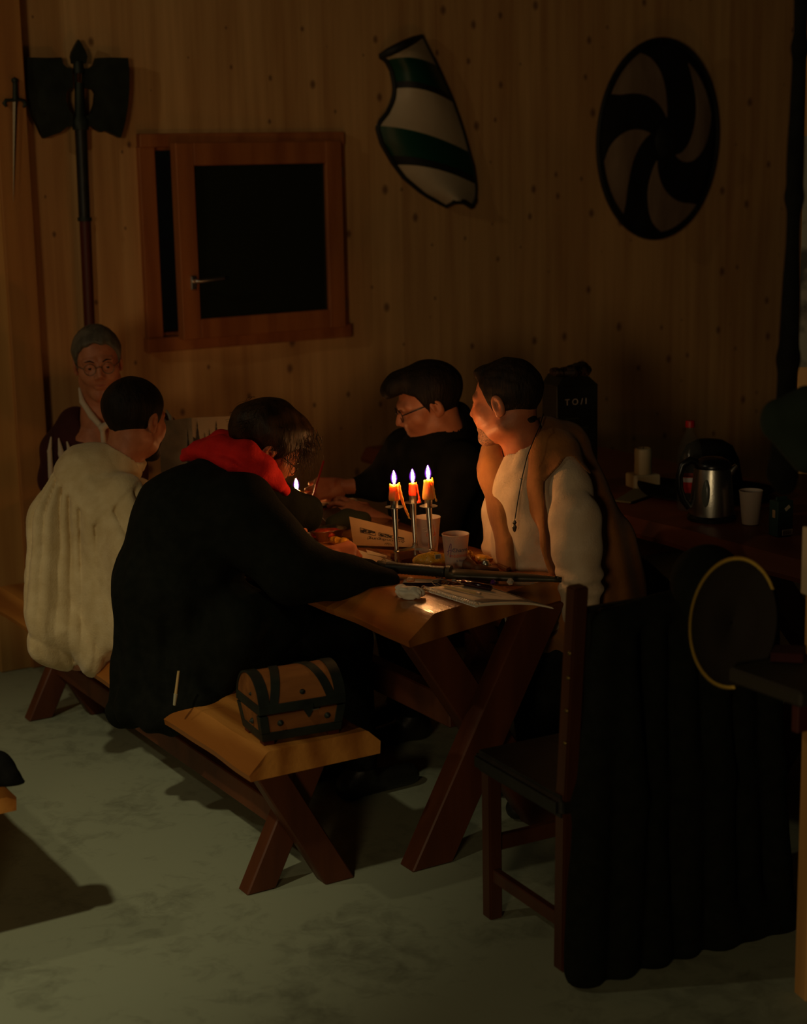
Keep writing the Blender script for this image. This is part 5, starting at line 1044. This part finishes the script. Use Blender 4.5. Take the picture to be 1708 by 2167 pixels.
def lidpiece(nm, xa, xb, off, material, base=True):
    pl = [(-off, z0_)]+arch(0, 0, off)+[(LY+off, z0_)]; n_ = len(pl); V = [(xa, y, z) for y, z in pl]+[(xb, y, z) for y, z in pl]
    Fc = [tuple(range(n_-1, -1, -1)), tuple(range(n_, 2*n_))]+[(i, (i+1) % n_, (i+1) % n_+n_, i+n_) for i in range(n_)]; return mk(nm, V, Fc, material, ch, False, True, autosm=.5)
lid = lidpiece('lid', 0, LX, 0, M['chestwood'])
def hoop(xa, xb, xc=None, xd=None, off=.003):        # iron strap over the lid, may run obliquely
    xc = xa if xc is None else xc; xd = xb if xd is None else xd; V = []; Fc = []; nn = 16; A_ = arch(0, 0, off); B_ = arch(0, 0, -.002)
    for k in range(nn+1):
        t_ = k/nn; p, q_ = xa+(xc-xa)*t_, xb+(xd-xb)*t_; V += [(p, *A_[k]), (q_, *A_[k]), (q_, *B_[k]), (p, *B_[k])]
    for k in range(nn):
        for i in range(4): a_ = k*4+i; b_ = k*4+(i+1) % 4; Fc.append((a_, b_, b_+4, a_+4))
    Fc += [(0, 3, 2, 1), (nn*4, nn*4+1, nn*4+2, nn*4+3)]; mk('iron_strap', V, Fc, M['iron'], ch, False, True, autosm=.5)
hoop(0-.003, .026); hoop(LX-.026, LX+.003); hoop(.022, .046, .095, .119); hoop(LX-.046, LX-.022, LX-.119, LX-.095)
box('iron_band', (LX/2, LY/2, z0_+.011), (LX+.008, LY+.008, .024), M['iron'], ch, .001)
for x_, y_, z_, ax_ in ((.055, -.004, .056, 'y'), (.185, -.004, .056, 'y'), (-.004, .065, .052, 'x'), (.12, -.0, .128, 'l'), (-.002, .065, .125, 'x')):
    V, Fc = lathe_vf([(.0085, 0), (.0075, .003), (.0035, .005), (.003, .008), (.0001, .009)], 14)
    if ax_ == 'y': V = [(x_+a_[0], y_+.006-a_[2], z_+a_[1]) for a_ in V]
    elif ax_ == 'x': V = [(x_+.006-a_[2], y_+a_[0], z_+a_[1]) for a_ in V]
    else: V = [(x_+a_[0], .008-a_[2]*.8+a_[1]*.4, z_+a_[1]*.8+a_[2]*.5) for a_ in V]
    mk('stud', V, Fc, M['iron'], ch, False, True)
V, Fc = prism([(-.012, .012), (.012, .012), (.012, -.004), (0, -.024), (-.012, -.004)], -.010, -.002); mk('hasp', [(x+LX*.56, y, z+z0_) for x, y, z in V], Fc, M['iron'], ch); tube('hasp_pin', [(LX*.60, -.010, z0_-.004), (LX*.68, -.010, z0_-.003)], .002, M['silver'], ch, 8)
# brush hanging out of the coat folds
# ================================================================== RIGHT HAND SIDE TABLE AND ITS THINGS
rt = tframe('side_table', 'long red-brown wooden table by the back wall holding kettle and bottle', 'table', 1.25, -.12)
V, Fc = slab_vf(0, .80, 0, 2.55, .690, .750, .03, .012, 15, amp=.012); mk('tabletop', V, Fc, M['sidewood'], rt, False, True, autosm=.45)
for yy in (.3, 2.1): beam('leg', (.12, 0), (.66, .690), .10, .07, M['beam'], rt, yy-.036); beam('leg', (.68, 0), (.12, .690), .10, .07, M['beam'], rt, yy+.036)
# kettle
kc = PZ(1506, 1098, TZ); kt = thing('electric_kettle', 'brushed steel electric kettle with black lid, base and handle', 'kettle', kc, .0)
lathe('kettle_base', [(.0001, 0), (.078, 0), (.080, .010), (.074, .018), (.0001, .018)], M['black_plastic'], kt, 40); lathe('kettle_body', [(.071, .018), (.0715, .022), (.068, .08), (.060, .15), (.0555, .172), (.050, .174), (.0001, .173)], M['steel'], kt, 48)
lathe('kettle_lid', [(.058, .168), (.059, .178), (.052, .190), (.034, .200), (.0001, .203)], M['black_plastic'], kt, 40)
hd = -RX; hp = [np.array([0, 0, z])+hd*x for x, z in ((.050, .186), (.070, .192), (.096, .176), (.106, .14), (.104, .10), (.092, .062), (.072, .038))]; tube('kettle_handle', hp, [.012, .013, .013, .012, .012, .012, .012], M['black_plastic'], kt, 14)
sd_ = RX*.052; tube('spout', [sd_+np.array([0, 0, .145]), RX*.068+np.array([0, 0, .165]), RX*.078+np.array([0, 0, .176])], [.014, .011, .007], M['steel'], kt, 12)
gd = np.array([-.45, -.89, 0])*.0655; V, Fc = lathe_vf([(.0001, .003), (.012, .003), (.013, 0)], 20); 
tn = np.array([.89, -.45, 0]); mk('water_gauge', [gd+tn*v[0]+np.array([0, 0, .095+v[1]*3.4])+np.array([-.45, -.89, 0])*(v[2]+.001-.0006*abs(v[1])*60*.0+.0035*(-(v[1]*3.4)/.045)) for v in V], Fc, M['window_grey'], kt, False, True)
# bottle
bo = thing('plastic_bottle', 'clear ribbed plastic bottle with a red cap and red label behind the kettle', 'bottle', PZ(1458, 1078, TZ))
lathe('bottle_wall', [(.0001, .004), (.020, .001), (.036, .0), (.041, .008), (.041, .05), (.037, .075), (.037, .12), (.0415, .145), (.042, .175), (.036, .215), (.024, .245), (.014, .262), (.013, .278), (.0125, .282)], M['petglass'], bo, 40)
lathe('bottle_label', [(.0385, .062), (.0385, .115)], M['red_plastic'], bo, 40); lathe('label_flash', [(.0389, .098), (.0389, .113)], M['print_white'], bo, 40); lathe('bottle_cap', [(.0001, .297), (.014, .297), (.0155, .293), (.0155, .276), (.014, .275)], M['red_plastic'], bo, 30)
cup(PZ(1588, 1108, TZ), .026, .037, .108, 'frosted plastic cup standing right of the kettle')
# green carton
ct = thing('drink_carton', 'dark green carton with a white barcode label at the right end of the side table', 'carton', PZ(1652, 1132, TZ), math.radians(24)); box('carton_body', (0, 0, .055), (.058, .045, .11), M['dark_green'], ct, .002); box('carton_top', (0, 0, .114), (.04, .006, .012), M['dark_green'], ct, .001)
lb_ = box('barcode_label', (.008, -.0235, .012), (.038, .0012, .018), M['paper'], ct, .0002)
V, Fc = merge([([(x_, -.0244, z_) for x_, z_ in ((k*.0035-.008, .006), (k*.0035-.0065, .006), (k*.0035-.0065, .018), (k*.0035-.008, .018))], [(0, 1, 2, 3)]) for k in range(9)]); mk('barcode', V, Fc, M['ink'], lb_)
box('price_sticker', (.006, -.0235, .088), (.020, .001, .011), M['paper'], ct, .0002, Matrix.Rotation(-.6, 4, 'Y')); box('price_sticker', (-.030, -.004, .070), (.001, .014, .024), M['kraft'], ct, .0002)
# tall black box with crumpled flap
q0 = PZ(1222, 1052, TZ); bb = thing('black_carton', 'tall black card box with small pale printed letters and torn top flaps', 'box', q0, math.radians(20))
box('box_body', (0, .06, .195), (.155, .12, .39), M['box_black'], bb, .003)
V, Fc = prism([(-.0775, .385), (.0775, .385), (.045, .415), (.0, .432), (-.055, .418)], .0, .12); mk('box_gable', V, Fc, M['box_black'], bb)
o = npmesh('torn_flap', nets(lambda P: np.abs(f_ell(P, (-.005, .03, .435), (.075, .05, .022))+.010*snoise(P, 45, 7)+.006*np.abs(snoise(P, 90, 8)))-.002, (-.10, -.04, .39), (.10, .10, .49), .004, slack=2), mat('dark_brown_card', (.05, .022, .010), .7, col2=(.02, .02, .012), scale=18), bb, False)
V, Fc = text_vf('T O / I', .030, .0004); mk('lettering', [(v[0]-.048, -.0012-v[2], v[1]+.322) for v in V], Fc, M['print_white'], bb)
for k, (wd2, z_) in enumerate(((.05, .275), (.035, .262), (.055, .250), (.085, .240), (.075, .231))): box('print_line', (-.045+wd2/2, -.001, z_), (wd2, .001, .0035), M['print_green'], bb, 0)
# pale candle on block
cbk = thing('candle', 'unlit thick pale candle with drips standing on the pale block', 'candle', PZ(1361, 1000, .805)); 
lathe('wax_body', [(.0001, 0), (.029, 0), (.031, .004), (.030, .04), (.031, .07), (.029, .088), (.024, .091), (.018, .086), (.0001, .084)], M['wax_pale'], cbk, 30); tube('wick', [(0, 0, .084), (.001, 0, .096)], .0012, M['wick'], cbk, 6)
cbk.location[2] = .802
pb_ = box('pale_block', (0, 0, .025), (.095, .09, .05), M['wax_pale'], None, .004); l_ = np.array(cbk.location); pb_.location = (l_[0]+.0, l_[1], TZ); pb_.rotation_euler = (0, 0, .3); setp(pb_, 'pale square block under the thick unlit candle', 'block')
o = flatbox('cloth_napkin', 'crumpled pale green napkin in front of the pale block', 'napkin', [(1300, 1062), (1335, 1066), (1395, 1045), (1345, 1034)], .7525, .006, mat('greenish_cloth', (.22, .20, .10), .9), .002)
# wide brimmed black hat lying on the table
def hat(name, label, c, sc=1.0, rz=0):
    t = thing(name, label, 'hat', c, rz); n_ = 48; V = []; Fc = []
    prof = [(.0001, .168), (.040, .166), (.066, .150), (.084, .110), (.096, .04), (.100, .012), (.115, .006), (.160, .004), (.205, .012), (.206, .009), (.160, .000), (.10, .002), (.0001, .001)]
    for i, (r, z) in enumerate(prof):
        for k in range(n_):
            a_ = 2*PI*k/n_; lift = (.020*math.cos(2*a_) if r > .14 else 0)*(r-.12)/.08; V.append((r*math.cos(a_)*1.08*sc, r*math.sin(a_)*.92*sc, (z+max(lift, 0))*sc))
    Fc = [(i*n_+k, i*n_+(k+1) % n_, (i+1)*n_+(k+1) % n_, (i+1)*n_+k) for i in range(len(prof)-1) for k in range(n_)]
    mk('hat_felt', V, Fc, M['blackcloth'], t, False, True); V, Fc = lathe_vf([(.0965, .016), (.0955, .038)], n_); mk('hat_band', [(x*1.08*sc, y*.92*sc, z*sc) for x, y, z in V], Fc, M['blackleather'], t, False, True); return t
hat('wide_brimmed_hat', 'black wide-brimmed hat lying behind the kettle', PZ(1500, 1044, TZ), 1.12, ANG-1.0)
# ================================================================== CHAIR WITH CLOAK AND HAT
crz = math.radians(28); chp = PZ(1190, 2055, 0); CX = np.array([math.cos(crz), math.sin(crz), 0]); CY = np.array([-math.sin(crz), math.cos(crz), 0])
c_ = thing('high_backed_chair', 'high-backed dark wooden chair with black leather seat and brass nails', 'chair', chp, crz)
SWd = .47; SD = .34
def cpost(name, x, ya, za, yb, zb_, w_=.038, d=.04): 
    V = [(x-w_/2, ya-d/2, za), (x+w_/2, ya-d/2, za), (x+w_/2, ya+d/2, za), (x-w_/2, ya+d/2, za), (x-w_/2, yb-d/2, zb_), (x+w_/2, yb-d/2, zb_), (x+w_/2, yb+d/2, zb_), (x-w_/2, yb+d/2, zb_)]
    bm = bmesh.new(); vs = [bm.verts.new(v) for v in V]
    for f in ((3, 2, 1, 0), (4, 5, 6, 7), (0, 1, 5, 4), (1, 2, 6, 5), (2, 3, 7, 6), (3, 0, 4, 7)): bm.faces.new([vs[k] for k in f])
    bmesh.ops.bevel(bm, geom=bm.edges[:], offset=.004, segments=2, affect='EDGES'); return frombm(name, bm, M['chairwood'], c_, autosm=.6)
cpost('back_post', .012, .01, 0, 0, .44); cpost('back_post', SWd, .01, 0, 0, .44)
for x_ in (.012, SWd): cpost('back_post', x_, 0, .43, -.045, .955)
cpost('leg', .012, SD, 0, SD, .40); cpost('leg', SWd, SD, 0, SD, .40)
for yy in ((.012, .012), (SWd, SWd)): box('side_stretcher', (yy[0], SD/2, .12), (.022, SD-.03, .035), M['chairwood'], c_, .003)
box('front_stretcher', (SWd/2, SD, .20), (SWd-.03, .022, .04), M['chairwood'], c_, .003)
box('seat', (SWd/2, SD/2+.005, .42), (SWd+.05, SD+.06, .055), M['blackleather'], c_, .014, seg=3)
for k in range(5): 
    V, Fc = lathe_vf([(.0001, .005), (.004, .004), (.0065, 0)], 10); y_ = .05+.072*k; mk('brass_nail', [(-.0145-v[2], y_+v[0], .418+v[1]) for v in V], Fc, M['nail'], c_, False, True, label='brass upholstery nail')
for k in range(7): V, Fc = lathe_vf([(.0001, .005), (.004, .004), (.0065, 0)], 10); x_ = .02+.072*k; mk('brass_nail', [(x_+v[0], SD+.035+v[2], .418+v[1]) for v in V], Fc, M['nail'], c_, False, True, label='brass upholstery nail')
box('backrest', (SWd/2, -.018, .70), (SWd-.03, .03, .40), M['blackleather'], c_, .01, Matrix.Rotation(math.radians(5), 4, 'X'), seg=2)
for z_ in (.58, .66, .74, .80): V, Fc = lathe_vf([(.0001, .005), (.004, .004), (.006, 0)], 10); mk('brass_nail', [(-.008-v[2], -.012-(z_-.44)*.087+v[0], z_+v[1]) for v in V], Fc, M['nail'], c_, False, True, label='brass upholstery nail')
def cw(x, y, z): return np.array(chp)+CX*x+CY*y+np.array([0, 0, z])
# cloak draped over the back down to the floor
CL = [(cw(.075, -.075, .875), cw(.44, -.075, .89), .030, .032, .02)]
for k in range(7):
    x_ = .035+.083*k; CL.append((cw(x_+.03*(k == 0), -.072, .86), cw(x_+.004*(k-3), -.090-.018*math.sin(k*2.1), .45), .030, .042, .03)); CL.append((cw(x_+.004*(k-3), -.090-.018*math.sin(k*2.1), .45), cw(x_+.014*(k-2), -.085, .035), .042, .045, .03))
CL += [(cw(.10, .01, .86), cw(.40, .01, .87), .022, .022, .02), (cw(.12, .02, .85), cw(.12, .03, .55), .02, .02, .02), (cw(.26, .02, .85), cw(.26, .03, .5), .02, .02, .02), (cw(.38, .02, .85), cw(.38, .03, .55), .02, .02, .02), (cw(.40, -.09, .06), cw(.62, -.10, .045), .05, .04, .04)]
def cex(P, d):
    u = (P-np.array(chp, np.float32))@CX.astype(np.float32); return smax(d+.010*snoise(P*np.array([1, 1, .3], np.float32), 16, 61)+.003*snoise(P, 30, 62), .006-P[:, 2], .004)
o = npmesh('cloak', prims_mesh(CL, .008, .03, cex), M['coat'], None); setp(o, 'long black cloak draped over the chair back down to the floor', 'cloak')
# tricorne with gold braid hanging on the far back post
hc = W(1552, 1318, 3.74); hr = thing('braided_hat', 'dark felt hat edged with gold zigzag braid hanging on the chair back', 'hat', hc)
ex_, ey_ = RX*math.cos(-.10)+UX*math.sin(-.10), UX*math.cos(-.10)-RX*math.sin(-.10); s_px = 3.74/FPX
def el(t_, k=1.0, dz=0): return ex_*92*s_px*k*math.cos(t_)+ey_*137*s_px*k*math.sin(t_)+fw*dz
V = []; n_ = 60
for k_, dz in ((1.0, 0), (.97, .006), (.6, .012), (.02, .015)): V += [el(2*PI*i/n_, k_, dz-.001) for i in range(n_)]
for k_, dz in ((.02, .024), (.6, .022), (.97, .014), (1.0, .006)): V += [el(2*PI*i/n_, k_, dz) for i in range(n_)]
Fc = [(j*n_+i, j*n_+(i+1) % n_, (j+1)*n_+(i+1) % n_, (j+1)*n_+i) for j in range(7) for i in range(n_)]+[(7*n_+i, 7*n_+(i+1) % n_, (i+1) % n_, i) for i in range(n_)]
mk('hat_brim', V, Fc, mat('dark_brown_felt', (.018, .012, .007), .9), hr, False, True)
npmesh('hat_crown', prims_mesh([(hc+fw*.115, hc+fw*.15+UX*.085+RX*-.03, .080, .085, .04)], .006, .02), M['coat'], hr)
pts = []; rr_ = []
for i in range(430):
    t_ = math.radians(-80)-(i/429)*math.radians(245); zz = .0034*(1, 0, -1, 0)[i % 4]; pts.append(el(t_, 1.0, -.004)*(1+zz/.12)); rr_.append(.0016)
tube('gold_braid', pts, rr_, M['gold'], hr, 5)
for dlt in (.0,): tube('gold_braid', [el(math.radians(-80)-(i/90)*math.radians(245), 1.0, -.0025)*(1+dlt/.12) for i in range(91)], .0009, M['gold'], hr, 5)
# ================================================================== RIGHT FOREGROUND
# small dark table behind the post
st = thing('small_table', 'small dark table with a worn grey top at the right edge behind the wooden post', 'table', PZ(1690, 1484, .80), ANG)
box('tabletop', (.38, .11, .0), (.75, .22, .035), M['greytable'], st, .006); box('table_apron', (.36, .03, -.05), (.68, .02, .06), M['darkred'], st, .002)
for x_ in (.42, .70):
    for y_ in (.06, .34): box('leg', (x_, y_*.55, -.407), (.045, .045, .786), M['beam'], st, .004)
flatbox('red_cloth', 'folded dark red cloth on the small dark table', 'cloth', [(1630, 1400), (1700, 1404), (1705, 1385), (1640, 1382)], .82, .02, M['maroon'])
# wooden post with a turned knob
pq = PZ(1691, 2112, 0); ps = thing('wooden_post', 'upright orange wooden post with a turned knob at the right edge', 'post', pq, math.radians(18))
dpt = float((pq-CAM)@fw); hgt = float(W(1700, 1062, dpt)[2])
box('shaft', (.036, .0, hgt/2-.01), (.07, .05, hgt-.02), M['post'], ps, .004)
lathe('knob', [(.0001, hgt+.075), (.014, hgt+.070), (.022, hgt+.050), (.022, hgt+.030), (.014, hgt+.012), (.016, hgt-.01), (.030, hgt-.02)], M['post'], ps, 24, (.022, 0, 0))
box('lit_edge', (-.009, -.002, hgt-.085), (.010, .045, .15), M['cream'], ps, .002)  # pale colour paints the lit side edge of the post
# black hat / garment on a tall dark staff stand
sf = thing('leaning_staff', 'tall dark staff leaning up out of the frame at the right', 'staff', W(1618, 1180, 4.6)*np.array([1, 1, 0])+np.array([0, 0, TZ-.0]))
s0 = W(1640, 1080, 3.55); s1 = W(1668, 560, 3.4); s2 = W(1702, 60, 3.2); s3 = W(1712, -80, 3.15)
bpy.data.objects.remove(sf)
sf = thing('draped_banner', 'narrow black banner hanging down at the right edge of the frame', 'banner', np.array([s0[0], s0[1], 0]))
o0 = np.array(sf.location); 
npmesh('banner_cloth', prims_mesh(limb((W(1655, 1000, 3.6), .026), (W(1668, 760, 3.55), .020), (W(1682, 420, 3.5), .016), (W(1692, 100, 3.45), .014), (W(1698, -60, 3.4), .014), (W(1704, -900, 3.3), .014), k=.02)+limb((W(1655, 1000, 3.6), .028), (W(1660, 1022, 3.62), .024), k=.02), .006, .02, lambda P, d: d+.004*snoise(P, 20, 2)), M['blackcloth'], sf)
hb_ = thing('felt_cap', 'blurred dark green felt cap hanging at the right edge', 'cap', W(1668, 890, 3.5)); npmesh('cap_felt', prims_mesh([(W(1650, 880, 3.5), W(1705, 870, 3.5), .038, .055, .03), (W(1640, 905, 3.5), W(1710, 960, 3.5), .022, .045, .03)], .006, .02, lambda P, d: d+.003*snoise(P, 20, 3)), mat('dark_green_felt', (.012, .022, .012), .95), hb_)
# pale poster on a board at the frame edge
pbz = thing('notice_board', 'pale poster pinned on a wooden board at the right edge', 'poster', W(1712, 520, 4.6), math.radians(-12))
box('board', (.16, .02, .02), (.36, .02, 1.3), M['post'], pbz, .003); box('poster_sheet', (.13, .006, -.02), (.30, .004, .62), M['poster'], pbz, 0)
box('post', (.14, .05, -.9), (.06, .04, 1.9), M['post'], pbz, .003)
# dark garment on the left bench
gl = chain(K(-60, 1670, 4.12, 60), K(-10, 1640, 4.14, 46), K(22, 1652, 4.12, 22), K(40, 1668, 4.12, 12), K(70, 1668, 4.15, 7), k=.02)
o = npmesh('folded_garment', prims_mesh(gl, .006, .02, lambda P, d: smax(d+.004*snoise(P, 25, 2), .442-P[:, 2], .003)), M['blackcloth'], None); setp(o, 'black garment lying on the bench at the lower left edge', 'garment')
# wooden brush sticking out of the coat
bq = thing('paint_brush', 'slim brush with a pale tip tucked against the skirt of the black coat', 'brush', W(378, 1420, 4.60)); tube('brush_handle', [(0, 0, 0), W(372, 1468, 4.61)-W(378, 1420, 4.60)], [.0035, .0042], M['pencil'], bq, 8); tube('brush_tip', [W(372, 1468, 4.61)-W(378, 1420, 4.60), W(369, 1492, 4.62)-W(378, 1420, 4.60)], [.0055, .004], M['wax_pale'], bq, 8)
